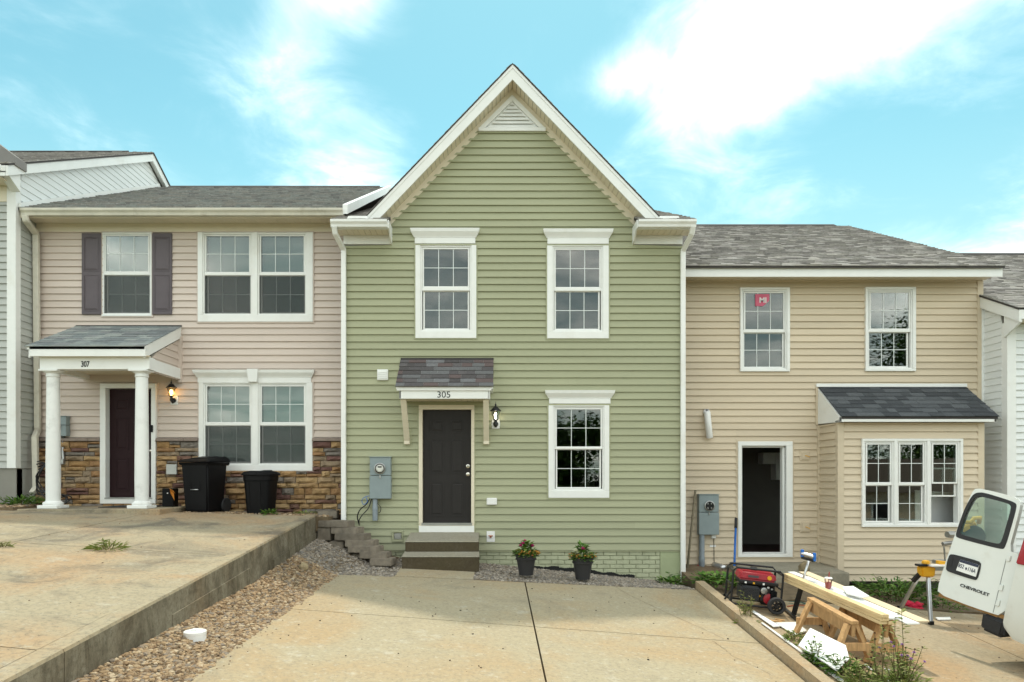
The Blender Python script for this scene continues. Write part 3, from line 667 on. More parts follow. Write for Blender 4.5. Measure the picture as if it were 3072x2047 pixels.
# eave returns with gutters
for (x0, x1, inn) in ((-2.80, -1.86, 1), (2.475, 3.44, -1)):
    f0, f1 = (XL, x1) if inn > 0 else (x0, XR)
    fz = bx('eave_frieze', TRIM, H, f0, f1, -.03, .003, 5.640, 5.795)
    bx('eave_box', TRIM, H, x0, x1, -.40, -.375, 5.775, 5.915)
    soffit(fz, x0, x1, -.374, .0, 5.797, TRIMB)
    gutter(H, x0 - .02, x1 + .012, -.402, 5.785, 5.90, TRIM)
    xe = x1 + .004 if inn > 0 else x0 - .028
    b = MB(); b.prism([(xe, 0, 5.63), (xe, -.13, 5.66), (xe, -.30, 5.77), (xe, -.41, 5.79), (xe, -.41, 5.93), (xe, 0, 5.93)], (.024, 0, 0)); b.build('return_cheek', TRIM, H)
    c0, c1 = (-2.58, -2.18) if inn > 0 else (2.80, 3.2)
    b = MB(); b.hexa([(c0, -.42, 5.915), (c1, -.42, 5.915), (c1, -.30, 5.915), (c0, -.30, 5.915), (c0 + .05, -.40, 6.0), (c1 - .03, -.40, 6.0), (c1 - .03, -.30, 6.02), (c0 + .05, -.30, 6.02)]); b.build('flashing', TRIM, H)
    xa, xb = (x0 - .03, x1) if inn > 0 else (x0, x1 + .03)
    gable_roof(H, xa, xb, 11.76, 5.93, 18, 8.66, 22.0, 6.9, ROOFG, .05)
downspout(H, [(-2.76, -.46, 5.80), (-2.76, -.40, 5.70), (-2.685, -.075, 5.52), (-2.685, -.075, .02)], TRIM, .085, .06)
downspout(H, [(3.40, -.46, 5.80), (3.40, -.40, 5.70), (3.335, -.075, 5.50), (3.335, -.075, -.36)], TRIM, .085, .06)
shell(H, XL, XR, -.5, 5.9, D, 22, .47)
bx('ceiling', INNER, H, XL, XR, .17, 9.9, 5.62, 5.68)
# door canopy
cx0, cx1 = -1.673, -.035; cd = 11.55; ct, cz = Z(1077, D), Z(1156, cd)
b = MB(); b.hexa([(cx0, Y(cd), cz - .06), (cx1, Y(cd), cz - .06), (cx1, -.002, cz - .06), (cx0, -.002, cz - .06), (cx0, Y(cd), cz - .004), (cx1, Y(cd), cz - .004), (cx1, -.002, ct - .012), (cx0, -.002, ct - .012)]); cp = b.build('door_canopy', TRIM, H)
V = Vector((0, -Y(cd), ct - cz)); shingles(cp, (cx0 - .01, Y(cd) - .03, cz - .03), (1, 0, 0), V, cx1 - cx0 + .02, V.length + .03, ROOFC, .126, .11, .33, False, .012)
bx('head_flashing', ROOFE, cp, cx0 - .005, cx1 + .01, -.03, -.001, ct - .02, ct + .012)
bx('upper_fascia', TRIM, cp, X(1190, cd), X(1474, cd), Y(cd) + .003, Y(cd) + .03, Z(1172, cd), cz - .002, bevel=.003)
bx('lower_fascia', TRIM, cp, X(1197, cd), X(1468, cd), Y(cd) + .03, Y(cd) + .06, Z(1196, cd), Z(1171, cd), bevel=.003)
soffit(cp, X(1200, cd), X(1466, cd), Y(cd) + .06, -.02, Z(1196, cd) + .02, TRIMB)
bx('canopy_side', TRIM, cp, cx0 + .05, cx0 + .075, Y(cd) + .03, -.0, Z(1196, cd), cz - .06); bx('canopy_side', TRIM, cp, cx1 - .075, cx1 - .05, Y(cd) + .03, -.0, Z(1196, cd), cz - .06)
text('house_number', '305', BLACKM, cp, (X(1331, cd), Y(cd) + .027, Z(1184.5, cd)), .152, 1.05)
for pxc in (1222.5, 1459):
    xc = X(pxc, D); zt_ = Z(1196, cd) + .01
    b = MB(); b.bar((xc, Y(cd) + .11, zt_), (xc, -.075, Z(1320, D)), .095, .07, (0, 1, 0)); b.build('brace', TRIMB, cp, bevel=.004)
    b = MB(); b.box(xc - .048, xc + .048, -.10, -.02, Z(1334, D), Z(1310, D)); b.build('brace_foot', TRIMB, cp, bevel=.004)
    bx('brace_pad', GREEN, cp, xc - .075, xc + .075, -.026, -.002, Z(1339, D), Z(1288, D))
# things on the wall that belong to the house
def louvre_vent(root, r, yy, m, n=4, pr=.06):
    v = bx('exhaust_vent', m, root, r[0], r[1], yy - pr, yy, r[2], r[3], bevel=.006)
    for i in range(n):
        za = r[2] + (r[3] - r[2]) * (.15 + .72 * i / n); bx('vent_slat', m, v, r[0] + .02, r[1] - .02, yy - pr - .012, yy - pr + .002, za, za + .022)
    return v
louvre_vent(H, rect(D, 1133, 1110, 1165, 1142), 0, TRIM)
b = MB(); ring(b, rect(D, 1176, 1592, 1210, 1626), rect(D, 1182, 1598, 1206, 1619), -.05, 0); q = b.build('wall_vent', GREEN, H, bevel=.006)
louvre_vent(H, rect(D, 1183, 1599, 1205, 1618), 0, METD, 3, .03)
q = bx('outlet_cover', WHITEP, H, *rect(D, 1460, 1494, 1491, 1515)[:2], -.07, 0, *rect(D, 1460, 1494, 1491, 1515)[2:], bevel=.012)
q = bx('tap_plate', WHITEP, H, *rect(D, 1460, 1594, 1484.5, 1626)[:2], -.035, 0, *rect(D, 1460, 1594, 1484.5, 1626)[2:], bevel=.004)
c = P(1472, 1610, D); b = MB(); b.lathe(c + Vector((0, -.035, 0)), [(.02, 0), (.02, -.03), (.014, -.04), (.014, -.07)], 10, (0, 1, 0)); b.tube([c + Vector((-.04, -.09, .02)), c + Vector((.04, -.09, .02))], .01, 6); b.build('tap', mat('brass', (.35, .12, .06), .35, metal=.8), q)
# foundation: painted brick courses and a smooth pier
fd = bx('foundation', mat('painted_joint', (.36, .38, .25), .9, .1), H, XL, XR, .028, .15, -.9, Z0 - .02)
zb = Z0 - .03; r = 0
while zb > -.5:
    xb = -2.0 + (.115 if r % 2 else 0)
    while xb < 2.93:
        x1 = min(xb + .222, 2.945)
        if not (-1.6 < xb < -.45): 
            b = MB(); b.box(xb, x1, .006 + rnd.uniform(-.002, .002), .028, zb - .068, zb); b.build('brick', BRICKG, fd, bevel=.004)
        xb += .232
    zb -= .078; r += 1
bx('pier', PARGE, fd, 2.95, 3.30, -.004, .03, -.9, Z0 - .01, bevel=.004)
b = MB()
for i in range(150):
    xx = .62 + i * .0125; zz = zgr(xx, 12.1); u = i / 150; hgt = .055 * math.sin(min(1, u * 3) * 1.57) * (1 - .55 * u) + .012 * math.sin(i * .23) + rnd.uniform(-.004, .008)
    b.box(xx, xx + .0125, -.0005, .0045, zz - .15, zz + max(.0, hgt) + .022)
b.build('tar_patch', TAR, fd)
bx('starter_strip', GREEN, H, XL, XR, -.02, .0, Z0 - .03, Z0 - .004)

# ================================================================== pink-beige house, number 307
D = 12.87; y = Y(D)
H = thing('townhouse', 'pinkish beige townhouse with stone base, dark shutters and columned porch', 'house', (-5.7, y, .9))
XL, XR = -8.62, -2.745
w1 = dict(frame=(309, 699, 458, 950), ups=[(318.5, 709, 445, 815)], lows=[(323, 828, 446, 936)])
w2 = dict(frame=(596, 699, 940, 967), ups=[(620, 709.5, 748, 817), (784, 709.5, 911.5, 817)], lows=[(625, 829, 748, 937), (786, 829, 911.5, 937)])
w3 = dict(frame=(598.5, 1149, 939, 1413), ups=[(622, 1160, 749, 1267), (786, 1160, 912, 1267)], lows=[(626, 1279, 749, 1385.5), (789, 1279, 912, 1385.5)])
hs = []
for k in (w1, w2, w3): hs += window(H, D, jm=PINK, blind=True, screen=True, **k)
crown(H, D, X(584, D), X(946, D), Z(1149, D), Z(1112, D), key=(X(747, D), X(781, D)))
dc = rect(D, 307, 1152.5, 473, 1511); ds = rect(D, 324.5, 1167, 459, 1492)
zs0, zs1 = .80, Z(1325, D); zc1 = Z(1313, D); zf = Z(697, D)
fw = sheath(H, 'front_wall', XL, XR, .4, zf + .2, y + .004, y + .16, hs + [(ds[0] - .01, ds[1] + .01, ds[2] - .1, ds[3] + .01)])
sh = [grow(rect(D, *q['frame']), -.015) for q in (w1, w2, w3)] + [grow(dc, -.012)]
siding(fw, XL, XR, zc1 + .015, zf, lambda x, o, z: (x, y - o, z), PINK, .1281, sh)
b = MB(); ring(b, dc, (ds[0] - .004, ds[1] + .004, ds[2] - .02, ds[3] + .004), y - .085, y + .12); b.build('door_casing', TRIM, H, bevel=.005)
b = MB(); ring(b, grow(dc, .02), dc, y - .028, y); b.build('door_channel', PINK, H)
bx('threshold', METD, H, ds[0] - .02, ds[1] + .02, y - .09, y + .12, ds[2] - .035, ds[2] - .004)
door(H, D, (324.5, 1167, 459, 1492), DOORM, [((453, 1353), .028)])
bx('door_lock', BLACK, H, X(456, D), X(466, D), y - .11, y - .084, Z(1298, D), Z(1277, D), bevel=.005)
# stone veneer
ms = sheath(H, 'stone_base', XL, XR, zs0 - .3, zs1, y - .022, y + .003, [dc, rect(D, *w3['frame'])], MORTAR)
for h in (grow(dc, -.01), grow(rect(D, *w3['frame']), -.012)): pass
hol = [grow(dc, .002), grow(rect(D, *w3['frame']), .002)]
def stone(x0, x1, z0, z1):
    b = MB(); j = .006; pr = rnd.uniform(.045, .095); ins = min(.018, (z1 - z0) * .2)
    x0 += j; x1 -= j; z0 += j * .7; z1 -= j * .7
    nx = max(2, int((x1 - x0) / .07)); zsr = (0, .3, .7, 1); g = []
    for i in range(nx + 1):
        for k in range(4):
            t = i / nx; e = i in (0, nx) or k in (0, 3)
            g.append(b.pt((lerp(x0, x1, t) + (0 if e else rnd.uniform(-.01, .01)), y - .022 - (pr * .45 if e else pr * rnd.uniform(.75, 1.15)), lerp(z0, z1, zsr[k]) + (rnd.uniform(-.004, .004) if e else 0))))
    for i in range(nx):
        for k in range(3): b.face([g[i * 4 + k], g[i * 4 + 4 + k], g[i * 4 + 5 + k], g[i * 4 + 1 + k]])
    rim = [g[i * 4] for i in range(nx + 1)] + [g[nx * 4 + k] for k in (1, 2, 3)] + [g[i * 4 + 3] for i in range(nx - 1, -1, -1)] + [g[2], g[1]]
    low = [b.pt((b.v[i][0], y - .02, b.v[i][2])) for i in rim]
    for i in range(len(rim)): b.face([rim[i], rim[(i + 1) % len(rim)], low[(i + 1) % len(rim)], low[i]])
    b.build('stone', STONE, ms)
z = zs0 - .1; r = 0
while z < zs1 - .02:
    h = rnd.choice((.075, .09, .10, .115, .13)); zt_ = min(z + h, zs1)
    if zs1 - zt_ < .05: zt_ = zs1
    for (a, c, e, f) in cells(XL, XR, z, zt_, hol):
        if f - e < .03: continue
        x = a
        while x < c - .01:
            wd = rnd.uniform(.13, .42); x1 = min(x + wd, c)
            if c - x1 < .1: x1 = c
            if f - e > .11 and rnd.random() < .3: m_ = lerp(e, f, rnd.uniform(.4, .6)); stone(x, x1, e, m_); stone(x, x1, m_, f)
            else: stone(x, x1, e, f)
            x = x1
    z = zt_
for (a, c, e, f) in cells(XL, XR, zs1 + .003, zc1, hol):
    x = a
    while x < c - .01:
        x1 = min(x + rnd.uniform(.4, .62), c); x1 = c if c - x1 < .15 else x1
        b = MB(); b.hexa([(x + .003, y - .11, e), (x1 - .003, y - .11, e), (x1 - .003, y, e), (x + .003, y, e), (x + .003, y - .10, f - .02), (x1 - .003, y - .10, f - .02), (x1 - .003, y, f), (x + .003, y, f)]); b.build('cap_stone', STCAP, ms, bevel=.006); x = x1
sheath(H, 'base_channel', XL, XR, zc1 + .001, zc1 + .03, y - .034, y, [grow(dc, .02), grow(rect(D, *w3['frame']), .02)], PINK)
# shutters
for (a, c) in ((249, 307.5), (459.5, 518.5)):
    r = rect(D, a, 702, c, 945); s_ = bx('shutter', SHUT, H, r[0], r[1], y - .045, y - .018, r[2], r[3], bevel=.004)
    for (u, v_) in ((.05, .475), (.54, .945)):
        q = (r[0] + .055, r[1] - .055, lerp(r[2], r[3], u), lerp(r[2], r[3], v_))
        b = MB(); ring(b, grow(q, .014), q, y - .052, y - .044)
        b.hexa([(q[0], y - .044, q[2]), (q[1], y - .044, q[2]), (q[1], y - .044, q[3]), (q[0], y - .044, q[3]), (q[0] + .035, y - .056, q[2] + .035), (q[1] - .035, y - .056, q[2] + .035), (q[1] - .035, y - .056, q[3] - .035), (q[0] + .035, y - .056, q[3] - .035)]); b.build('shutter_panel', SHUT, s_)
# eave
fz = bx('eave_frieze', TRIMB, H, XL, XR, y - .03, y + .003, zf, 6.255)
soffit(fz, XL, XR, Y(12.43), y, 6.257, TRIMB); bx('fascia', TRIMB, H, XL, XR, Y(12.41), Y(12.43), 6.20, 6.36)
gutter(H, X(65, 12.35), XR, Y(12.408), 6.215, 6.335, GUT)
gable_roof(H, -8.62, -2.76, 12.36, 6.365, 17.5, 8.905, 23, 6.2, ROOFP, .05, .13, (-8.3, -2.95))
b = MB(); b.hexa([(-2.75, Y(12.33), 6.24), (-2.66, Y(12.33), 6.24), (-2.66, Y(17.5), 8.80), (-2.75, Y(17.5), 8.80), (-2.75, Y(12.33), 6.41), (-2.66, Y(12.33), 6.41), (-2.66, Y(17.5), 8.95), (-2.75, Y(17.5), 8.95)]); b.build('rake_board', TRIM, H)
downspout(H, [P(75, 648, 12.3), P(78, 662, 12.32), P(108, 702, 12.72), P(113, 1290, 12.76), P(105, 1312, 12.60), P(108, 1462, 12.56), P(98, 1478, 12.45)], GUT, .10, .07)
shell(H, XL, XR, .3, 6.2, D, 22, .98); bx('ceiling', INNER, H, XL, XR, y + .17, 9.9, 6.10, 6.16)
# porch
px0, px1 = -7.88, -5.90; pd = 11.5; pz, pt = Z(1039, pd), Z(980, D)
b = MB(); b.hexa([(px0, Y(pd), pz - .05), (px1, Y(pd), pz - .05), (px1, y, pt - .055), (px0, y, pt - .055), (px0, Y(pd), pz - .004), (px1, Y(pd), pz - .004), (px1, y, pt - .01), (px0, y, pt - .01)]); pr = b.build('porch_roof', TRIM, H)
V = Vector((0, y - Y(pd), pt - pz)); shingles(pr, (px0 - .02, Y(pd) - .03, pz - .012), (1, 0, 0), V, px1 - px0 + .03, V.length + .03, ROOFO, .137, .15, .34, False, .012)
bx('head_flashing', ROOFE, pr, px0, px1 + .015, y - .03, y - .001, pt - .01, pt + .02)
bx('porch_fascia', TRIM, pr, X(88, pd), X(432, pd) + .02, Y(pd), Y(pd) + .03, Z(1069, pd), pz - .002, bevel=.003)
bd = 11.62; r = rect(bd, 118.6, 1073, 448, 1108)
pb = bx('porch_beam', TRIM, H, r[0], r[1], Y(bd), Y(bd) + .2, r[2], r[3] + .01, bevel=.003)
bx('beam_side', TRIM, H, r[0], r[0] + .12, Y(bd) + .2, y, r[2], r[3]); bx('beam_side', TRIM, H, r[1] - .12, r[1] - .02, Y(bd) + .2, y, r[2], r[3])
bx('porch_ceiling', TRIMB, H, r[0] + .12, r[1] - .12, Y(bd) + .2, y, r[2] + .09, r[2] + .11)
bx('porch_soffit', TRIMB, H, r[0], r[1] + .03, Y(pd) + .03, Y(bd), Z(1069, pd) + .005, Z(1069, pd) + .02)
text('house_number', '307', BLACKM, pb, (X(256, bd), Y(bd) - .004, Z(1093.5, bd)), .135, .72, bold=.003)
sd0, sd1 = 11.84, 12.87; slope = (pt - pz) / (12.87 - pd)
def ptop(d): return pz + (d - pd) * slope - .24
sx = px1 - .05
b = MB(); b.prism([(sx - .02, Y(sd0), r[2] - .02), (sx - .02, y, r[2] - .02), (sx - .02, y, ptop(sd1)), (sx - .02, Y(sd0), ptop(sd0))], (.02, 0, 0)); ps = b.build('porch_side', SHEATH, H)
zz = r[2] - .02
while zz < ptop(sd1):
    zz1 = zz + .1281
    d_a, d_b = (max(sd0, pd + (q + .24 - pz) / slope) for q in (zz, zz1))
    if d_a < sd1 - .03:
        b = MB(); db = min(d_b, sd1 - .01); zt_ = min(zz1, ptop(sd1))
        i = [b.pt(q) for q in ((sx, Y(d_a), zz), (sx, y, zz), (sx + .019, y, zz), (sx + .019, Y(d_a), zz), (sx, Y(db), zt_), (sx, y, zt_), (sx + .004, y, zt_), (sx + .004, Y(db), zt_))]
        for f in ((0, 1, 2, 3), (3, 2, 6, 7), (7, 6, 5, 4), (0, 3, 7, 4), (1, 5, 6, 2)): b.face([i[j] for j in f])
        b.build('siding_board', PINK, ps)
    zz = zz1
bx('corner_channel', PINK, H, sx, sx + .075, y - .06, y - .0, r[2] - .06, ptop(sd1) + .04)
for xx in (px0 + .01, px1 - .03):
    b = MB(); b.hexa([(xx, Y(pd) + .03, Z(1069, pd) - .02), (xx + .025, Y(pd) + .03, Z(1069, pd) - .02), (xx + .025, y, ptop(12.87) + .03), (xx, y, ptop(12.87) + .03), (xx, Y(pd) + .03, pz - .02), (xx + .025, Y(pd) + .03, pz - .02), (xx + .025, y, pt - .03), (xx, y, pt - .03)]); b.build('porch_rake', TRIM, H)
for pxc in (161, 426.5):
    xc = X(pxc, 11.75); yc = Y(11.74); zb, zt_ = .955, r[2]
    b = MB(); b.lathe((xc, yc, 0), [(.111, zb + .12), (.114, zb + .5), (.112, zb + .9), (.099, zt_ - .16), (.098, zt_ - .12)], 28); cl = b.build('porch_column', COLW, H, smooth='auto')
    b = MB(); b.lathe((xc, yc, 0), [(.15, zb + .055), (.158, zb + .075), (.158, zb + .09), (.148, zb + .105), (.13, zb + .11), (.12, zb + .125)], 28); b.build('column_base', COLW, cl, smooth='auto')
    bx('plinth', COLW, cl, xc - .17, xc + .17, yc - .17, yc + .17, zb, zb + .055, bevel=.006)
    b = MB(); b.lathe((xc, yc, 0), [(.103, zt_ - .125), (.112, zt_ - .115), (.112, zt_ - .10), (.104, zt_ - .09), (.104, zt_ - .065), (.135, zt_ - .045), (.15, zt_ - .035), (.15, zt_ - .03)], 28); b.build('capital', COLW, cl, smooth='auto')
    bx('abacus', COLW, cl, xc - .155, xc + .155, yc - .155, yc + .1, zt_ - .03, zt_ - .003)
bx('porch_slab', CONC_L, H, -8.02, -5.62, Y(11.45), y - .07, .6, .953, bevel=.01)
bx('conduit_box', METD, H, X(507, D), X(539, D), y - .12, y - .07, Z(1424, D), Z(1393, D), bevel=.006)

# ================================================================== tan house
D = 13.0; y = Y(D)
H = thing('townhouse', 'tan townhouse with bay window and open doorway under renovation', 'house', (6.3, y, -.4))
XL, XR, Z0 = 3.36, 9.26, -.42
w1 = dict(frame=(2218, 865, 2366.5, 1116), ups=[(2234.5, 881, 2348, 989)], lows=[(2233, 1001, 2347, 1100.5)])
w2 = dict(frame=(2592.5, 863.5, 2743, 1115), ups=[(2610, 880, 2723.5, 987)], lows=[(2608, 999.5, 2720, 1099)])
hs = []
for k in (w1, w2): hs += window(H, D, proud=.06, **k)
dc = rect(D, 2212, 1325, 2375, 1671); do = rect(D, 2223, 1338, 2356, 1661)
bay_hole = (6.32, 8.62, .1, 2.25)
zt_ = 5.21
fw = sheath(H, 'front_wall', XL, XR, -.7, zt_ + .05, y + .004, y + .16, hs + [do, bay_hole])
sh = [grow(rect(D, *q['frame']), -.015) for q in (w1, w2)] + [grow(dc, -.012), (6.19, 8.76, -1, 2.47)]
siding(fw, XL, XR - .10, Z0, zt_, lambda x, o, z: (x, y - o, z), TAN, .1281, sh)
b = MB(); ring(b, dc, do, y - .05, y + .10); ring(b, (do[0] - .002, do[1] + .002, do[2] - .002, do[3] + .002), (do[0] + .03, do[1] - .045, do[2] + .015, do[3] - .03), y + .02, y + .14); b.build('door_frame', TRIM, H, bevel=.004)
b = MB(); ring(b, grow(dc, .03), dc, y - .03, y); b.build('door_channel', TAN, H)
bx('corner_post', TAN, H, XR - .10, XR + .01, y - .03, y + .1, Z0, zt_)
fz = bx('eave_trim', TAN, H, XL, XR, y - .025, y + .003, zt_ - .01, zt_ + .02)
soffit(fz, XL + .01, XR + .05, Y(12.57), y + .02, zt_ + .021, TRIMB)
bx('fascia', TRIM, H, XL + .01, 9.32, Y(12.545), Y(12.57), Z(831, 12.55), Z(801, 12.55), bevel=.003)
gable_roof(H, XL + .02, 9.33, 12.50, 5.36, 18.05, 8.12, 24, 5.2, ROOFG, .045, .14, (3.6, 8.95))
b = MB(); b.hexa([(9.29, Y(12.55), 5.17), (9.32, Y(12.55), 5.17), (9.32, Y(18), 7.9), (9.29, Y(18), 7.9), (9.29, Y(12.55), 5.34), (9.32, Y(12.55), 5.34), (9.32, Y(18), 8.07), (9.29, Y(18), 8.07)]); b.build('rake_board', TRIM, H)
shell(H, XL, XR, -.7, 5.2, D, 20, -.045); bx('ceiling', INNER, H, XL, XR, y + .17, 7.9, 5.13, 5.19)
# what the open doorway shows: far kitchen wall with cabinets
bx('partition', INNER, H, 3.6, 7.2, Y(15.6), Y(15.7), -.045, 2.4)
for (a, c, e, f) in ((2290, 2326, 1358, 1392), (2328, 2352, 1358, 1440)):
    q = rect(15.3, a, e, c, f); bx('wall_cabinet', TRIM, H, q[0], q[1], Y(15.3), Y(15.6), q[2], q[3], bevel=.004)
# bay
bdp = 12.3; by = Y(bdp); bx0, bx1, bz0, bz1 = 6.17, 8.78, -.38, 2.47
w3 = dict(frame=(2582, 1317, 2883.5, 1581), ups=[(2599.5, 1334.5, 2667.5, 1447), (2698.5, 1334.5, 2766, 1447), (2797, 1334.5, 2865, 1447)], lows=[(2597.5, 1458.5, 2665, 1563), (2696.5, 1458.5, 2764, 1563), (2795, 1458.5, 2863, 1563)])
hs = window(H, bdp, cols=2, rows=2, proud=.06, lift=(2795, 1408, 2863, 1486), **w3)
bw = sheath(H, 'bay_wall', bx0, bx1, bz0, bz1, by + .004, by + .12, hs)
siding(bw, bx0 + .10, bx1 - .10, bz0, bz1, lambda x, o, z: (x, by - o, z), TAN, .1281, [grow(rect(bdp, *w3['frame']), -.015)], seams=0)
for (a, c) in ((bx0 - .012, bx0 + .10), (bx1 - .10, bx1 + .012)): bx('bay_corner', TAN, H, a, c, by - .025, by + .06, bz0, bz1)
bx('bay_side', SHEATH, H, bx0 + .004, bx0 + .08, by + .121, y, bz0, bz1); bx('bay_side', SHEATH, H, bx1 - .08, bx1 - .004, by + .121, y, bz0, bz1)
siding(bw, by + .06, y - .02, bz0, bz1, lambda s, o, z: (bx0 - o + .004, s, z), TAN, .1281, seams=0)
bx('corner_channel', TAN, H, bx0 - .05, bx0, y - .05, y - .002, bz0, bz1)
bx('bay_floor', INNER, H, bx0 + .08, bx1 - .08, by + .12, y, bz0, bz0 + .06); bx('bay_ceiling', INNER, H, bx0 + .08, bx1 - .08, by + .12, y, bz1 - .05, bz1)
rd = 12.13; rz, rt = Z(1249, rd), Z(1160, D); rx0, rx1 = 6.125, 8.93
b = MB(); b.hexa([(rx0 + .03, Y(rd), rz - .05), (rx1, Y(rd), rz - .05), (rx1, y, rt - .05), (rx0 + .03, y, rt - .05), (rx0 + .03, Y(rd), rz - .004), (rx1, Y(rd), rz - .004), (rx1, y, rt - .008), (rx0 + .03, y, rt - .008)]); br = b.build('bay_roof', ROOFE, H)
V = Vector((0, y - Y(rd), rt - rz)); shingles(br, (rx0 + .01, Y(rd) - .02, rz - .008), (1, 0, 0), V, rx1 - rx0 - .0, V.length, ROOFB, .142, .15, .33, False, .011)
bx('head_flashing', TRIM, br, rx0 - .03, rx1 + .02, y - .05, y - .001, rt - .012, rt + .05)
bx('bay_fascia', TRIM, H, rx0, rx1 - .03, Y(rd) + .004, Y(rd) + .03, Z(1266, rd), rz - .006, bevel=.003)
bx('bay_soffit', TRIMB, H, rx0, rx1 - .03, Y(rd) + .03, by + .0, Z(1266, rd) + .01, Z(1266, rd) + .03)
for xx in (rx0, rx1 - .06):
    b = MB(); b.prism([(xx, Y(rd) + .004, Z(1266, rd) - .002), (xx, y, Z(1273, D) + .0), (xx, y, rt - .02), (xx, Y(rd) + .004, rz - .018)], (.028, 0, 0)); b.build('bay_roof_cheek', TRIM, H)
bx('cheek_channel', TAN, H, rx0 - .035, rx0, y - .04, y - .001, Z(1276, D), rt - .02)
q = MB(); q.prism([(7.78, by + .35, .3), (8.58, by + .5, .3), (8.58, by + .5, 1.2), (7.78, by + .35, 1.25)], (0, .02, 0)); q.build('leaning_board', WHITEB, H)
# window sticker
b = MB(); r_ = rect(D, 2264, 884, 2306, 920); yy = y - .0305
b.prism([(r_[0], yy, r_[2]), (r_[0] + (r_[1] - r_[0]) * .55, yy, r_[2]), (r_[1], yy, r_[2] + (r_[3] - r_[2]) * .45), (r_[1], yy, r_[3]), (r_[0], yy, r_[3])], (0, .001, 0)); q = b.build('sticker', mat('sticker_pink', (.62, .12, .20), .5), H)
text('sticker_letters', 'MI', mat('sticker_white', (.8, .75, .75), .5), q, (X(2287, D), yy - .002, Z(903, D)), .14, 1.0, ext=.0008, bold=.004)
# wall fittings of the tan house
def mount(px0, py0, px1, py1):
    r = rect(D, px0, py0, px1, py1); q = bx('mounting_block', TAN, H, r[0], r[1], y - .035, y, r[2], r[3], bevel=.005); bx('mount_face', TAN, q, r[0] + .025, r[1] - .025, y - .05, y - .034, r[2] + .025, r[3] - .025, bevel=.004)
    c = P((px0 + px1) / 2, (py0 + py1) / 2, D); b = MB(); b.tube([(c.x, y - .045, c.z), (c.x + .01, y - .09, c.z - .005), (c.x + .05, y - .12, c.z - .03)], .007, 6); b.build('cable_tail', YEL, q)
mount(2398, 1352, 2427, 1383); mount(2399, 1564, 2428, 1597)
b = MB(); pts = [P(lerp(2121, 2129, t), lerp(1236, 1314, t), D - .08 - .05 * math.sin(t * 3)) for t in [i / 26 for i in range(27)]]
b.tube([Vector((pts[0].x, y - .005, pts[0].z))] + pts, [.06] + [.060 + (.006 if i % 2 else -.004) for i in range(27)], 14); b.build('vent_hose', WHITEP, H, smooth=True)
c = P(2146, 1696, D); b = MB(); b.tube([(c.x - .02, y, c.z + .01), (c.x, y - .08, c.z), (c.x + .08, y - .16, c.z - .02), (c.x + .13, y - .2, c.z - .025)], [.06, .062, .056, .054], 14); b.build('dryer_pipe', ALU, H, smooth=True)
r = rect(D, 2132, 1603, 2145, 1615); q = bx('phone_box', WHITEP, H, r[0], r[1], y - .06, y, r[2], r[3], bevel=.004); bx('phone_box', WHITEP, H, X(2128, D), X(2146, D), y - .03, y, Z(1641, D), Z(1635, D))
b = MB(); b.tube([(X(2140, D), y - .03, Z(1612, D)), (X(2141, D), y - .03, Z(1700, D)), (X(2139, D), y - .03, Z(1740, D))], .006, 6); b.build('cable', BLACKM, H)

# ================================================================== grey house at the left edge
D = 12.33; y = Y(D)
H = thing('townhouse', 'grey sided townhouse with white corner board at the left edge', 'house', (-10.3, y, 1))
XL, XR = -13.2, -8.64; z0, z1 = Z(1405, D), Z(552, D)
fw = sheath(H, 'front_wall', XL, XR, .6, z1 + .1, y + .004, y + .16, [])
siding(fw, -10.4, X(24, D), z0, z1, lambda x, o, z: (x, y - o, z), GREY, .1281)
bx('corner_board', TRIM, H, X(24, D), XR + .012, y - .03, y + .1, z0, 6.75)
eave_d, eave_z, rg_d, rg_z = 11.9, 6.96, 16.97, 9.55; gs = (rg_z - eave_z) / (rg_d - eave_d)
b = MB(); b.prism([(XR - .12, y + .1, .6), (XR - .12, Y(21), .6), (XR - .12, Y(21), 7.0), (XR - .12, Y(rg_d), rg_z - .1), (XR - .12, y + .1, eave_z + .05)], (.118, 0, 0)); sw_ = b.build('side_wall', SHEATH, H)
def side_boards(zlo, zhi, sa, sb):
    z = zlo
    while z < zhi:
        def dlim(zz): return max(sa, eave_d + (zz + .22 - eave_z) / gs), min(sb, 2 * rg_d - eave_d - (zz + .22 - eave_z) / gs)
        a0, b0 = dlim(z); a1, b1 = dlim(z + .1281)
        if b0 - a0 > .03:
            if b1 < a1: a1 = b1 = (a1 + b1) / 2
            q = MB(); i = [q.pt(p) for p in ((XR, Y(a0), z), (XR, Y(b0), z), (XR + .019, Y(b0), z), (XR + .019, Y(a0), z), (XR, Y(a1), z + .1281), (XR, Y(b1), z + .1281), (XR + .004, Y(b1), z + .1281), (XR + .004, Y(a1), z + .1281))]
            for f in ((0, 1, 2, 3), (3, 2, 6, 7), (7, 6, 5, 4), (0, 3, 7, 4), (1, 5, 6, 2)): q.face([i[j] for j in f])
            q.build('siding_board', GREY if z < 6.3 else WHITEV, sw_)
        z += .1281
side_boards(z0, 6.3, D + .1, 12.87); side_boards(z0 + .1281 * 37, 9.45, D + .1, 19)
b = MB(); b.hexa([(-8.62, Y(12.36), 6.36), (-8.58, Y(12.36), 6.36), (-8.58, Y(17.5), 8.905), (-8.62, Y(17.5), 8.905), (-8.62, Y(12.36), 6.45), (-8.58, Y(12.36), 6.45), (-8.58, Y(17.5), 9.0), (-8.62, Y(17.5), 9.0)]); b.build('step_flashing', TRIM, H)
gable_roof(H, XL, -8.47, eave_d, eave_z, rg_d, rg_z, 21.5, 7.2, ROOFG, .04, .14, (XL, -9.1))
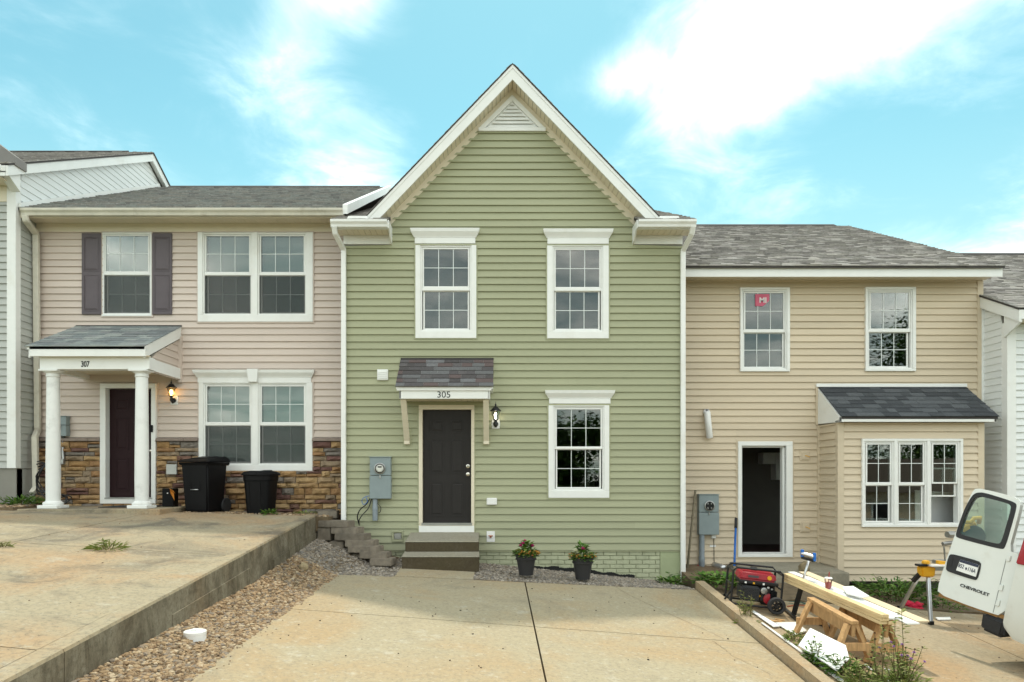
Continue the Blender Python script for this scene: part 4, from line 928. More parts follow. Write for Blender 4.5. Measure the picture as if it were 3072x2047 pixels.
for (d0, q0, d1, q1) in ((eave_d, eave_z, rg_d, rg_z), (rg_d, rg_z, 19.5, rg_z - 2.53 * gs)):
    b = MB(); b.hexa([(-8.525, Y(d0), q0 - .22), (-8.49, Y(d0), q0 - .22), (-8.49, Y(d1), q1 - .22), (-8.525, Y(d1), q1 - .22), (-8.525, Y(d0), q0 - .012), (-8.49, Y(d0), q0 - .012), (-8.49, Y(d1), q1 - .012), (-8.525, Y(d1), q1 - .012)]); b.build('rake_board', TRIM, H)
    b = MB(); b.hexa([(XR + .02, Y(d0), q0 - .16), (-8.525, Y(d0), q0 - .16), (-8.525, Y(d1), q1 - .16), (XR + .02, Y(d1), q1 - .16), (XR + .02, Y(d0), q0 - .14), (-8.525, Y(d0), q0 - .14), (-8.525, Y(d1), q1 - .14), (XR + .02, Y(d1), q1 - .14)]); b.build('rake_soffit', TRIM, H)
b = MB(); b.prism([(XR - .06, Y(11.93), 6.83), (XR - .06, y - .03, 6.62), (XR - .06, y - .03, 7.1)], (.16, 0, 0)); b.build('eave_return', TRIM, H)
bx('fascia', TRIM, H, XL, -8.52, Y(11.9), Y(11.93), 6.74, 6.92); gutter(H, XL, -8.60, Y(11.9), 6.83, 6.94, TRIM)
bx('soffit', TRIMB, H, XL, XR - .0, Y(11.93), y, 6.73, 6.75); bx('eave_frieze', TRIMB, H, XL, X(24, D) - .003, y - .03, y, 6.45, 6.73)
b = MB(); b.prism([(-8.46, Y(12.05), 7.0), (-8.46, Y(12.05), 7.15), (-11.5, Y(12.05), 9.4), (-11.5, Y(12.05), 7.0)], (0, .3, 0)); b.build('cross_gable', mat('gable_shingle', (.22, .21, .2), .9), H)
fb = bx('foundation', BRICKW, H, XL, XR - .02, y + .03, y + .12, .4, z0)
zb, r = z0 - .004, 0
while zb > .75:
    xb = -9.6 + (.115 if r % 2 else 0)
    while xb < XR - .25: bx('brick', BRICKW, fb, xb, xb + .225, y + .008, y + .03, zb - .07, zb, bevel=.004); xb += .235
    zb -= .08; r += 1
bx('foundation_pier', GREY, H, XR - .23, XR + .0, y + .01, y + .5, .4, z0 - .003, bevel=.01)

# ================================================================== white house at the right edge
D = 12.4; y = Y(D)
H = thing('townhouse', 'white sided townhouse with low grey roof at the right edge', 'house', (11.3, y, -.6))
XL, XR = 9.285, 15.0; ed, ez, rdg, rgz = 12.0, 4.47, 17.4, 7.15; gs2 = (rgz - ez) / (rdg - ed)
fw = sheath(H, 'front_wall', XL, XR, -1.2, 4.3, y + .004, y + .16, [])
siding(fw, XL + .15, 11.2, -.9, 4.26, lambda x, o, z: (x, y - o, z), WHITEV, .1281)
bx('corner_board', TRIM, H, XL - .012, XL + .15, y - .03, y + .11, -.9, 4.3)
b = MB(); b.prism([(XL, y + .1, -1.2), (XL, Y(21), -1.2), (XL, Y(21), 4.5), (XL, Y(rdg), rgz - .1), (XL, y + .1, ez + .02)], (.12, 0, 0)); sw_ = b.build('side_wall', SHEATH, H)
z = -.9
while z < 4.8:
    a0 = max(D + .11, ed + (z + .26 - ez) / gs2); a1 = max(D + .11, ed + (z + .1281 + .26 - ez) / gs2)
    if a0 < 13.25:
        q = MB(); i = [q.pt(p) for p in ((XL, Y(a0), z), (XL, Y(13.3), z), (XL - .019, Y(13.3), z), (XL - .019, Y(a0), z), (XL, Y(min(a1, 13.29)), z + .1281), (XL, Y(13.3), z + .1281), (XL - .004, Y(13.3), z + .1281), (XL - .004, Y(min(a1, 13.29)), z + .1281))]
        for f in ((0, 1, 2, 3), (3, 2, 6, 7), (7, 6, 5, 4), (0, 3, 7, 4), (1, 5, 6, 2)): q.face([i[j] for j in f])
        q.build('siding_board', WHITEV, sw_)
    z += .1281
bx('corner_channel', TRIM, H, XL - .05, XL, Y(12.96), Y(12.995), -.9, 4.7)
gable_roof(H, 9.19, XR, ed, ez, rdg, rgz, 23, 4.4, ROOFG, .04, .14, (9.6, XR))
b = MB(); b.hexa([(9.205, Y(ed), ez - .25), (9.235, Y(ed), ez - .25), (9.235, Y(rdg), rgz - .25), (9.205, Y(rdg), rgz - .25), (9.205, Y(ed), ez - .02), (9.235, Y(ed), ez - .02), (9.235, Y(rdg), rgz - .02), (9.205, Y(rdg), rgz - .02)]); b.build('rake_board', TRIM, H)
b = MB(); b.prism([(9.235, Y(ed) + .02, ez - .25), (9.235, y, ez - .45), (9.235, y, ez - .05), (9.235, Y(ed) + .02, ez - .05)], (.04, 0, 0)); b.build('eave_return', TRIM, H)
bx('fascia', TRIM, H, 9.236, XR, Y(ed), Y(ed) + .025, ez - .2, ez - .015); bx('soffit', TRIMB, H, 9.236, XR, Y(ed) + .025, y, ez - .2, ez - .185)
# ================================================================== things on the walls
def lantern(px, pytop, pybot, d, lit, label):
    s = (pybot - pytop) * d / F / .43; c = P(px, (pytop + pybot) / 2, d); t = thing('wall_lantern', label, 'lamp', c)
    yw = c.y; yc = yw - .13 * s; zc = c.z + .045 * s; cx = c.x
    bx('back_plate', WHITEP, t, cx - .07 * s, cx + .075 * s, yw - .03, yw + .0, c.z - .21 * s, c.z - .045 * s, bevel=.012)
    b = MB(); b.tube([(cx, yw - .02, c.z - .14 * s), (cx, yw - .07 * s, c.z - .17 * s), (cx, yc, c.z - .135 * s), (cx, yc, c.z - .07 * s)], [.02 * s, .024 * s, .03 * s, .022 * s], 10); b.lathe((cx, yw - .03, c.z - .13 * s), [(.045 * s, 0), (.04 * s, -.02 * s), (.015 * s, -.03 * s)], 14, (0, 1, 0)); b.build('arm', BLACKM, t, smooth='auto')
    b = MB(); b.lathe((cx, yc, c.z), [(.03 * s, -.075 * s), (.042 * s, -.068 * s), (.045 * s, -.055 * s)], 6); b.build('cup', BLACKM, t)
    b = MB(); n = 6; z0, z1 = c.z - .055 * s, c.z + .085 * s
    for k in range(n):
        a = math.pi * 2 * k / n; b.bar((cx + .043 * s * math.cos(a), yc + .043 * s * math.sin(a), z0), (cx + .072 * s * math.cos(a), yc + .072 * s * math.sin(a), z1), .006 * s, .006 * s)
    b.build('cage', BLACKM, t)
    b = MB(); b.lathe((cx, yc, c.z), [(.04 * s, -.054 * s), (.068 * s, .084 * s)], 6, cap=False); b.build('glass', LGLASS, t)
    b = MB(); b.lathe((cx, yc, c.z), [(.098 * s, .082 * s), (.095 * s, .092 * s), (.06 * s, .125 * s), (.038 * s, .155 * s), (.018 * s, .165 * s), (.014 * s, .18 * s), (.018 * s, .19 * s), (.006 * s, .21 * s), (.003 * s, .245 * s)], 12); b.build('cap', BLACKM, t, smooth='auto')
    b = MB(); b.lathe((cx, yc, c.z), [(.012 * s, -.05 * s), (.014 * s, -.02 * s), (.026 * s, .01 * s), (.024 * s, .035 * s), (.008 * s, .055 * s)], 12); b.build('bulb', emit_mat('bulb_glow', *lit), t, smooth='auto')
lantern(1487, 1213, 1288, 12.2, ((1, .90, .72), 6), 'black wall lantern with white bulb beside the charcoal door')
lantern(524, 1146, 1216, 12.87, ((1, .55, .14), 7), 'black wall lantern glowing orange beside the porch')

def meter(px0, py0, px1, py1, d, mid, r, label, live=True, dep=.13, split=.56):
    q = rect(d, px0, py0, px1, py1); yw = Y(d) - .02; t = thing('meter_box', label, 'meter box', ((q[0] + q[1]) / 2, yw, q[2]))
    zs = lerp(q[2], q[3], split); bx('lower_cover', MET, t, q[0], q[1], yw - dep, yw, q[2], zs - .004, bevel=.006); bx('upper_cover', MET, t, q[0] + .004, q[1] - .004, yw - dep + .006, yw, zs + .004, q[3], bevel=.006)
    bx('drip_edge', MET, t, q[0] - .005, q[1] + .005, yw - dep - .008, yw, q[3] + .001, q[3] + .012); bx('hasp', METD, t, (q[0] + q[1]) / 2 - .012, (q[0] + q[1]) / 2 + .012, yw - dep - .015, yw - dep + .001, zs - .05, zs + .01)
    c = P(mid[0], mid[1], d); c.y = yw - dep + .006; rr = r * d / F
    b = MB(); b.lathe(c, [(rr, 0), (rr, -.03), (rr * .86, -.034), (rr * .86, -.01)], 24, (0, 1, 0), cap=False); b.build('meter_ring', METD, t, smooth='auto')
    if live:
        b = MB(); b.lathe(c, [(rr * .84, -.012), (rr * .8, -.05), (rr * .7, -.075), (rr * .02, -.08)], 24, (0, 1, 0)); b.build('meter_dome', LGLASS, t, smooth=True)
        b = MB(); b.lathe(c, [(rr * .72, -.02), (rr * .72, -.03), (.001, -.031)], 20, (0, 1, 0)); b.build('meter_dial', WHITEP, t)
        bx('dial_window', BLACKM, t, c.x - rr * .35, c.x + rr * .35, c.y - .036, c.y - .031, c.z + rr * .15, c.z + rr * .4)
    else:
        b = MB(); b.lathe(c, [(rr * .85, -.002), (rr * .85, -.004), (.001, -.0045)], 20, (0, 1, 0)); b.build('meter_socket', BLACKM, t)
        for sx in (-1, 1):
            for sz in (-1, 1): bx('jaw', METD, t, c.x + sx * rr * .35 - .01, c.x + sx * rr * .35 + .01, c.y - .03, c.y - .005, c.z + sz * rr * .45 - .015, c.z + sz * rr * .45 + .015)
    return t, q, yw
t, q, yw = meter(1113, 1373, 1176, 1496, 12.2, (1144, 1406), 16.5, 'grey electric meter box left of the charcoal door')
cx = X(1128, 12.2)
b = MB(); b.lathe((cx, yw - .07, 0), [(.047, Z(1561, 12.2)), (.047, Z(1530, 12.2)), (.05, Z(1530, 12.2)), (.05, Z(1520, 12.2)), (.044, Z(1518, 12.2)), (.044, Z(1497, 12.2))], 16); b.build('conduit', PIPEG, t, smooth='auto')
def wire(name, m, t, pts, r=.008):
    b = MB(); out = []
    for i in range(len(pts) - 1):
        p0, p1, p2, p3 = (Vector(pts[max(0, min(len(pts) - 1, i + k))]) for k in (-1, 0, 1, 2))
        for s in range(6):
            u = s / 6; out.append(.5 * ((2 * p1) + (p2 - p0) * u + (2 * p0 - 5 * p1 + 4 * p2 - p3) * u * u + (3 * p1 - p0 - 3 * p2 + p3) * u ** 3))
    out.append(Vector(pts[-1])); b.tube(out, r, 6); return b.build(name, m, t, smooth=True)
wire('cable', BLACKM, t, [P(1112, 1490, 12.1), P(1100, 1512, 12.08), P(1080, 1530, 12.06), P(1072, 1552, 12.06), P(1078, 1572, 12.08)], .011)
wire('cable', BLACKM, t, [P(1115, 1496, 12.1), P(1105, 1525, 12.07), P(1085, 1548, 12.05), P(1076, 1565, 12.05), P(1078, 1576, 12.1)], .010)
wire('cable', BLACKM, t, [P(1132, 1510, 12.08), P(1142, 1522, 12.07), P(1141, 1535, 12.07), P(1134, 1540, 12.08)], .006)
wire('cable_coil', BLUE, t, [P(1112, 1488, 12.08), P(1098, 1490, 12.05), P(1086, 1500, 12.05), P(1090, 1514, 12.05), P(1102, 1506, 12.05), P(1098, 1492, 12.05)], .005)
t, q, yw = meter(180, 1252, 213, 1310, 12.87, (184, 1281), 13, 'grey meter box half hidden behind the left porch column')
b = MB(); b.tube([(X(197, 12.87), yw - .05, q[2]), (X(196, 12.87), yw - .06, Z(1360, 12.87)), (X(200, 12.87), yw - .09, Z(1380, 12.87)), (X(203, 12.87), yw - .09, Z(1386, 12.87))], .026, 10); b.build('conduit', METD, t, smooth=True)
bx('conduit_box', METD, t, X(180, 12.87), X(204, 12.87), yw - .13, yw - .05, Z(1394, 12.87), Z(1378, 12.87), bevel=.006)
t, q, yw = meter(2090, 1484, 2150, 1603, 13.0, (2121, 1517), 15, 'grey meter box with empty socket on the tan wall', False)
b = MB(); b.lathe((X(2101, 13), yw - .07, 0), [(.05, Z(1752, 13)), (.05, Z(1695, 13)), (.056, Z(1693, 13)), (.056, Z(1670, 13)), (.05, Z(1668, 13)), (.05, Z(1604, 13))], 16); b.build('conduit', PIPEG, t, smooth='auto')
wire('cable', RED, t, [P(2094, 1695, 12.9), P(2093, 1720, 12.88), P(2092, 1748, 12.9)], .012)

# cables heaped by the left downspout
b = MB(); t = thing('cable_heap', 'tangle of black cables by the downspout of the beige house', 'cable', P(120, 1500, 12.3))
for k in range(5): wire('cable', BLACKM, t, [P(112 + rnd.uniform(-4, 16), 1385 + 8 * k, 12.5), P(140 + rnd.uniform(-8, 8), 1392, 12.42), P(120 + rnd.uniform(-8, 8), 1420, 12.4), P(112, 1440 + k * 10, 12.45), P(150 + rnd.uniform(-10, 10), 1485 + rnd.uniform(-8, 12), 12.3), P(205 + rnd.uniform(-10, 10), 1490, 12.35), P(195, 1512, 12.3)], .011)

# ================================================================== front steps, pavers
S = thing('front_steps', 'two settled concrete steps below the charcoal door', 'steps', (-.9, Y(11.2), 0))
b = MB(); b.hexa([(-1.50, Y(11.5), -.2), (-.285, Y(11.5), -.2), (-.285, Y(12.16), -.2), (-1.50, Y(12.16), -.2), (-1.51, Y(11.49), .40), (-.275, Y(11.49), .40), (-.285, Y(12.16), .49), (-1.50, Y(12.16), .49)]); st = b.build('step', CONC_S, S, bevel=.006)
b = MB(); b.hexa([(-1.512, Y(11.483), .398), (-.273, Y(11.483), .398), (-.284, Y(12.158), .4885), (-1.501, Y(12.158), .4885), (-1.505, Y(11.492), .414), (-.28, Y(11.492), .414), (-.288, Y(12.158), .504), (-1.497, Y(12.158), .504)]); b.build('pale_tread', CONC_T, st)  # added thin slab, its paler colour stands for light on the tread
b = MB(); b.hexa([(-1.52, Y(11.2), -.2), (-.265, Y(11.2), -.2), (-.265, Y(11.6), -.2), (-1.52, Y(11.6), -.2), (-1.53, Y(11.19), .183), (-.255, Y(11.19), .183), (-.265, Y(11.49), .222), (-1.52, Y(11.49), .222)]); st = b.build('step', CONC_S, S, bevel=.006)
b = MB(); b.hexa([(-1.532, Y(11.183), .181), (-.253, Y(11.183), .181), (-.265, Y(11.487), .2205), (-1.52, Y(11.487), .2205), (-1.525, Y(11.192), .197), (-.26, Y(11.192), .197), (-.267, Y(11.487), .236), (-1.518, Y(11.487), .236)]); b.build('pale_tread', CONC_T, st)
pv = [(953, 1058, 1561, 1584, 11.78), (993, 1086, 1581, 1603, 11.70), (1003, 1108, 1600, 1623, 11.60), (1035, 1131, 1619, 1642, 11.52), (1043, 1146, 1637, 1660, 11.42), (1079, 1170, 1655, 1678, 11.34), (1111, 1183, 1675, 1699, 11.24)]
lab = ['top paver of the stepped stack against the green corner', 'second paver from the top of the stepped stack', 'third paver from the top of the stepped stack', 'middle paver of the stepped stack by the meter box', 'third paver from the bottom of the stepped stack', 'second paver from the bottom of the stepped stack', 'lowest paver of the stack resting on the gravel near the steps']
def paver(px0, px1, py0, py1, d, label, rot=-18, dep=.30):
    x0, x1, z0, z1 = X(px0, d), X(px1, d), Z(py1, d), Z(py0, d) - .014; cx = (x0 + x1) / 2; L = (x1 - x0)
    a = rad(rot + rnd.uniform(-6, 6)); T = Matrix.Translation((cx, Y(d) + dep / 2, z0)) @ Matrix.Rotation(a, 4, 'Z') @ Matrix.Rotation(rnd.uniform(-.03, .03), 4, 'Y')
    b = MB(T); L *= .98; b.hexa([(-L / 2, -dep / 2, 0), (L / 2, -dep / 2, 0), (L / 2 - .03, dep / 2, 0), (-L / 2 + .03, dep / 2, 0), (-L / 2, -dep / 2 + .006, z1 - z0), (L / 2, -dep / 2 + .006, z1 - z0), (L / 2 - .03, dep / 2, z1 - z0), (-L / 2 + .03, dep / 2, z1 - z0)])
    tag(b.build('paver_block', PAVER, None, bevel=.010, seg=2), label, 'paver', 'stacked pavers')
for a_, l_ in zip(pv, lab): paver(*a_, l_)
paver(955, 1000, 1582, 1622, 11.85, 'upright paver under the top of the stepped stack', -10); paver(992, 1038, 1622, 1650, 11.72, 'buried paver at the back of the gravel mound', -14, .24); paver(1060, 1092, 1660, 1682, 11.55, 'small paver tucked under the stepped stack', -14, .2)
paver(952, 1012, 1531, 1556, 12.22, 'grey block behind the stack at the foot of the stone wall', 2, .3)

# ================================================================== bins and small things on the left
def bin_(cx, d, z0, w0, w1, dep0, dep1, h, rot, label):
    t = thing('wheelie_bin', label, 'bin', (cx, Y(d), z0)); T = Matrix.Translation((cx, Y(d), z0)) @ Matrix.Rotation(rad(rot), 4, 'Z')
    b = MB(T); hb = h * .9
    b.hexa([(-w0 / 2, -dep0 / 2, .02), (w0 / 2, -dep0 / 2, .02), (w0 / 2, dep0 / 2, .02), (-w0 / 2, dep0 / 2, .02), (-w1 / 2, -dep1 / 2, hb), (w1 / 2, -dep1 / 2, hb), (w1 / 2, dep1 / 2, hb), (-w1 / 2, dep1 / 2, hb)]); b.build('body', BLACK, t, bevel=.03, seg=3, smooth='auto')
    b = MB(T); W, Dp = w1 / 2 + .035, dep1 / 2 + .03
    b.hexa([(-W + .02, -Dp + .02, hb - .05), (W - .02, -Dp + .02, hb - .05), (W - .02, Dp, hb - .05), (-W + .02, Dp, hb - .05), (-W, -Dp, hb + .0), (W, -Dp, hb + .0), (W, Dp, hb + .01), (-W, Dp, hb + .01)]); b.build('rim', BLACK, t, bevel=.012, seg=2)
    b = MB(T); b.hexa([(-W - .015, -Dp - .03, hb + .004), (W + .015, -Dp - .03, hb + .004), (W + .015, Dp + .02, hb + .014), (-W - .015, Dp + .02, hb + .014), (-W + .04, -Dp + .05, hb + .055), (W - .04, -Dp + .05, hb + .055), (W - .04, Dp - .03, hb + .115), (-W + .04, Dp - .03, hb + .115)]); lid = b.build('lid', BLACK, t, bevel=.018, seg=2, smooth='auto')
    b = MB(T); b.hexa([(-W + .12, -Dp + .14, hb + .062), (W - .12, -Dp + .14, hb + .062), (W - .12, Dp - .12, hb + .10), (-W + .12, Dp - .12, hb + .10), (-W + .15, -Dp + .17, hb + .083), (W - .15, -Dp + .17, hb + .083), (W - .15, Dp - .15, hb + .122), (-W + .15, Dp - .15, hb + .122)]); b.build('lid_ridge', BLACK, lid, bevel=.008)
    b = MB(T); zz = h * .42; yy = -lerp(dep0, dep1, .44) / 2; b.tube([(-.075, yy - .02, zz), (.075, yy - .02, zz)], .008, 8); b.build('grab_bar', ALU, t, smooth=True)
    b = MB(T); ring(b, (-.10, .10, zz - .02, zz + .16), (-.08, .08, zz - .0, zz + .145), yy - .012, yy + .03); b.build('bar_recess', BLACK, t)
    for s in (-1, 1):
        b = MB(T); b.lathe((s * (w0 / 2 + .01), dep0 / 2 + .04, .13), [(.06, -.03), (.125, -.03), (.13, -.02), (.13, .02), (.125, .03), (.06, .03)], 24, (1, 0, 0)); b.build('wheel', RUBBER, t, smooth='auto')
    return t
gz = zleft(-5, 11.9) - .02
bin_(X(612, 12.3), 12.32, gz + .0, .47, .56, .46, .56, 1.0, -14, 'large black wheeled bin with silver bar below the double window')
cx, d = X(783, 12.3), 12.3; t = thing('trash_can', 'smaller round black trash can right of the wheeled bin', 'bin', (cx, Y(d), zleft(-4.3, 11.9) - .03)); z0 = t.location.z
def rrect(w, dp, r, n=4):
    return [(sx * (w / 2 - r) + r * math.cos(a0 + math.pi / 2 * k / n), sy * (dp / 2 - r) + r * math.sin(a0 + math.pi / 2 * k / n)) for (sx, sy, a0) in ((1, 1, 0), (-1, 1, math.pi / 2), (-1, -1, math.pi), (1, -1, 1.5 * math.pi)) for k in range(n + 1)]
def loft(T, secs):
    b = MB(T); rings = [[b.pt((p[0], p[1], z)) for p in rrect(w, dp, r)] for (w, dp, r, z) in secs]
    n = len(rings[0])
    for a, c in zip(rings, rings[1:]):
        for k in range(n): b.face([a[k], a[(k + 1) % n], c[(k + 1) % n], c[k]])
    b.face(rings[0][::-1]); b.face(rings[-1]); return b
T = Matrix.Translation((cx, Y(d), z0)) @ Matrix.Rotation(rad(-12), 4, 'Z')
loft(T, [(.40, .40, .10, .0), (.42, .42, .11, .08), (.50, .50, .15, .60), (.54, .54, .18, .61), (.545, .545, .18, .70)]).build('body', BLACK, t, smooth='auto')
lid = loft(T, [(.57, .57, .2, .70), (.60, .60, .2, .705), (.60, .60, .2, .73), (.52, .52, .18, .765), (.34, .34, .12, .785)]).build('lid', BLACK, t, smooth='auto')
b = MB(T); b.hexa([(-.09, -.31, .70), (.09, -.31, .70), (.09, .28, .70), (-.09, .28, .70), (-.085, -.305, .755), (.085, -.305, .755), (.085, .25, .80), (-.085, .25, .80)]); b.build('lid_band', BLACK, lid, bevel=.01)
for s in (-1, 1):
    b = MB(T); b.bar((s * .10, -.20, .05), (s * .11, -.245, .58), .05, .02, (0, 1, 0)); b.build('rib', BLACK, t)
d = 12.3; q = rect(d, 486, 1466, 520, 1515); t = thing('mailbox', 'small black box with an orange leaf on the porch slab', 'box', ((q[0] + q[1]) / 2, Y(d), .955))
bx('case', BLACK, t, q[0], q[1], Y(d), Y(d) + .2, .955, q[3], bevel=.008); c = P(503, 1480, d); b = MB(); b.lathe(c, [(.012, 0), (.012, -.01)], 10, (0, 1, 0)); b.build('stud', WHITEP, t)
b = MB(); b.leaf((q[1] - .06, Y(d) - .01, q[3]), (.4, -.2, -.55), .2, .07, .5, .3); b.leaf((q[1] - .08, Y(d) - .012, q[3] + .005), (1, -.1, -.35), .13, .06, .5, .4); b.build('leaf', mat('orange_leaf', (.55, .20, .02), .6), t)
b = MB(); b.box(X(318, 12.2), X(465, 12.2), Y(11.95), Y(12.7), .955, .968); one(b, 'doormat', RUBBER, 'dark doormat on the porch slab below the maroon door', 'mat', bevel=.004)
for (a, e) in ((P(205, 1060, 0.1), 0),): pass

# drain cap, rock, debris
d = 6.42; c = Vector((X(585, d), Y(d), zgl(-2.8, d) + .0)); t = thing('drain_cap', 'white plastic drain cap standing in the tan gravel strip', 'drain cap', c)
b = MB(); b.lathe(c, [(.098, -.02), (.10, .05), (.102, .052), (.102, .075), (.096, .08), (.06, .08), (.058, .083)], 32); b.build('cap', WHITEP, t, smooth='auto')
b = MB(); b.box(c.x - .03, c.x + .03, c.y - .03, c.y + .03, c.z + .08, c.z + .098); b.build('plug', WHITEP, t, bevel=.006)
d = 10.05; b = MB(); b.ico((X(910, d), Y(d), zgl(-2.8, d) + .05), .10, .12, .75); one(b, 'rock', mat('tan_rock', (.34, .27, .16), .9, .2, 12, .6), 'tan rock as big as a fist on the gravel by the wall', 'rock', bevel=.012)
def specks(name, label, rng, zf, n, size, m):
    b = MB()
    for _ in range(n):
        x, d = rnd.uniform(*rng[:2]), rnd.uniform(*rng[2:]); r = size * rnd.uniform(.4, 1.3); b.ico((x, Y(d), zf(x, d) + r * .3), r, .3, .5, rnd.random())
    o = b.build(name, m, None, kind='stuff', tone=True); o['label'] = label; o['category'] = 'debris'
specks('debris', 'small dark crumbs scattered over the middle driveway', (-2.3, 3.0, 6, 10.5), zcen, 80, .010, ramp_mat('crumb', [(.05, .035, .02), (.09, .06, .035), (.03, .025, .02)], .9, 'tone', bump=0))
specks('debris', 'small stones and crumbs scattered over the raised driveway', (-8, -3.4, 5, 11.5), zleft, 70, .011, GRAV)
specks('debris', 'spilled gravel along the edge of the middle driveway', (-2.46, -2.25, 5.2, 10.4), zcen, 70, .008, GRAV)
specks('debris', 'crumbs and chips scattered over the right driveway', (3.4, 8, 5, 10.2), ztan, 130, .011, GRAV)
def Gd(px, py, f, off=0.0):
    d = 8.0
    for _ in range(40): d = .5 * d + .5 * (CAMZ - f(X(px, d), d) - off) * F / (py - PY0)
    return d
for i, (px, py, r, l) in enumerate(((2428, 2026, .04, 'tan pebble against the near end of the kerb'), (2316, 1936, .022, 'pale pebble by the kerb beside the cross joint'), (2249, 1888, .03, 'white pebble by the kerb half way along'), (876, 1741, .03, 'pale stone on the wall side of the gravel'))):
    f = zcen if px > 1000 else zgl; d = Gd(px, py, f); b = MB(); b.ico((X(px, d), Y(d), f(X(px, d), d) + r * .4), r, .15, .6); one(b, 'pebble', mat('pebble', (.46, .38, .28), .85, .15, 20), l, 'pebble')

# ================================================================== plants
def clump(b, c, rx, rz, n, l, wd, up=.3):
    for _ in range(n):
        a = rnd.random() * 6.283; e = rnd.uniform(-.2, 1.2); rr = rnd.random() ** .5
        p = Vector(c) + Vector((math.cos(a) * rx * rr, math.sin(a) * rx * rr, rnd.random() * rz))
        b.leaf(p, (math.cos(a) * math.cos(e), math.sin(a) * math.cos(e), math.sin(e) * up + .1), l * rnd.uniform(.6, 1.3), wd * rnd.uniform(.6, 1.2), rnd.random())
PINKF = mat('pink_petal', (.62, .05, .24), .6, .1); YELF = ramp_mat('yellow_orange_petal', [(.72, .42, .06), (.68, .26, .05), (.78, .55, .18), (.60, .20, .08)], .6, 'tone', .1, 20, 0); WHF = mat('white_petal', (.72, .72, .55), .6, .1); PURF = mat('mauve_petal', (.42, .22, .50), .6, .1); BRF = mat('brown_seed_head', (.10, .05, .03), .8)
def flower(b, c, r, n=9, t=.5):
    for k in range(n * 3):
        a = rnd.random() * 6.28; e = rnd.uniform(.0, 1.5); b.leaf(c, (math.cos(a) * math.cos(e), math.sin(a) * math.cos(e), math.sin(e)), r, r * .6, rnd.random(), .1)
def pot(px, d, py0, py1, label, blooms):
    cx = X(px, d); z0 = Z(py1, d); h = Z(py0, d) - z0; c = Vector((cx, Y(d), z0)); t = thing('flower_pot', label, 'flower pot', c); r = .155
    b = MB(); b.lathe(c, [(.112, -.03), (.115, .0), (.15, h * .72), (.152, h * .74)], 32); b.build('pot', POT, t, smooth='auto')
    b = MB(); b.lathe(c, [(.152, h * .72), (.168, h * .74), (.170, h * .80), (.160, h * .82), (.160, h * .88), (.172, h * .9), (.174, h), (.166, h + .004), (.15, h - .005), (.15, h * .9)], 32, cap=False); b.build('rim', POT, t, smooth='auto')
    b = MB(); b.lathe(c, [(.155, h * .86), (.15, h * .9), (.01, h * .92)], 24); b.build('soil', SOIL, t)
    b = MB(); clump(b, c + Vector((0, 0, h * .9)), .17, .10, 330, .08, .04); clump(b, c + Vector((0, 0, h + .06)), .06, .14, 90, .10, .055, .8); b.build('foliage', LEAFS, t, tone=True, kind='stuff')
    b = MB()
    for _ in range(60):
        a = rnd.random() * 6.283; rr = rnd.uniform(.13, .225); flower(b, c + Vector((math.cos(a) * rr, math.sin(a) * rr, h + rnd.uniform(.0, .06))), .026, 4)
    b.build('small_blossom', YELF, t, tone=True, kind='stuff')
    for (dx, dz, m_, rr) in blooms:
        b = MB(); flower(b, c + Vector((dx, -.06, h + dz)), rr, 16); b.build('bloom', m_, t)
pot(1578, 10.93, 1664, 1719, 'dark grey pot of pink and yellow flowers nearer the steps', [(-.05, .17, PINKF, .045), (-.02, .22, PINKF, .035), (.10, .13, PINKF, .05), (-.09, .14, PINKF, .04)])
pot(1748, 10.9, 1674, 1732, 'dark grey pot with a white and a pink bloom', [(-.12, .11, WHF, .06), (-.0, .14, PINKF, .052), (-.09, .08, WHF, .045)])
def weed(label, px, py, f, rx, rz, n, l, wd, m=LEAFS, stems=0, sh=.3, zoff=0.0, d=None, heads=None):
    d = d or Gd(px, py, f); x = X(px, d); z = f(x, d) + zoff; c = Vector((x, Y(d), z)); t = thing('weed', label, 'plant', c)
    b = MB(); clump(b, c, rx, rz, n, l, wd, .7)
    sb = MB(); tips = []
    for _ in range(stems):
        a = rnd.random() * 6.28; hh = sh * rnd.uniform(.5, 1.1); e = c + Vector((math.cos(a) * rx * rnd.uniform(.3, 1.3), math.sin(a) * rx * rnd.uniform(.3, 1.0), hh)); s0 = c + Vector((math.cos(a) * rx * .3, math.sin(a) * rx * .3, 0)); mid = s0.lerp(e, .5) + Vector((rnd.uniform(-.03, .03), 0, .03))
        sb.tube([s0, mid, e], [.005, .004, .0025], 5); tips.append(e)
        for k in range(int(6 + hh * 26)):
            u = rnd.uniform(.12, 1); p = s0.lerp(mid, u * 2) if u < .5 else mid.lerp(e, u * 2 - 1); aa = rnd.random() * 6.28; b.leaf(p, (math.cos(aa), math.sin(aa), .55), l * rnd.uniform(.45, .95), wd * rnd.uniform(.5, .9), rnd.random())
    b.build('leaves', m, t, tone=True, kind='stuff')
    if stems: sb.build('stem', STEM, t, kind='stuff')
    if heads:
        hb, h2 = MB(), MB()
        for i, e in enumerate(tips): flower(hb if i % 2 else h2, e, .022 if i % 2 else .017, 10)
        hb.build('blossom', heads, t, kind='stuff'); h2.build('seed_head', BRF, t, kind='stuff')
weed('leafy weeds at the foot of the green downspout', 2010, 1752, lambda x, d: -.36, .22, .12, 120, .11, .07, d=11.6, stems=4, sh=.25)
weed('broad leafed weeds between the kerb and the generator', 2165, 1765, lambda x, d: ztan(x, d) + .03, .42, .14, 420, .11, .075, d=11.0)
weed('dense weeds beneath the bay right of the lumber', 2690, 1800, lambda x, d: ztan(x, 10.4) + .01, .62, .22, 700, .12, .04, d=11.3, stems=16, sh=.42)
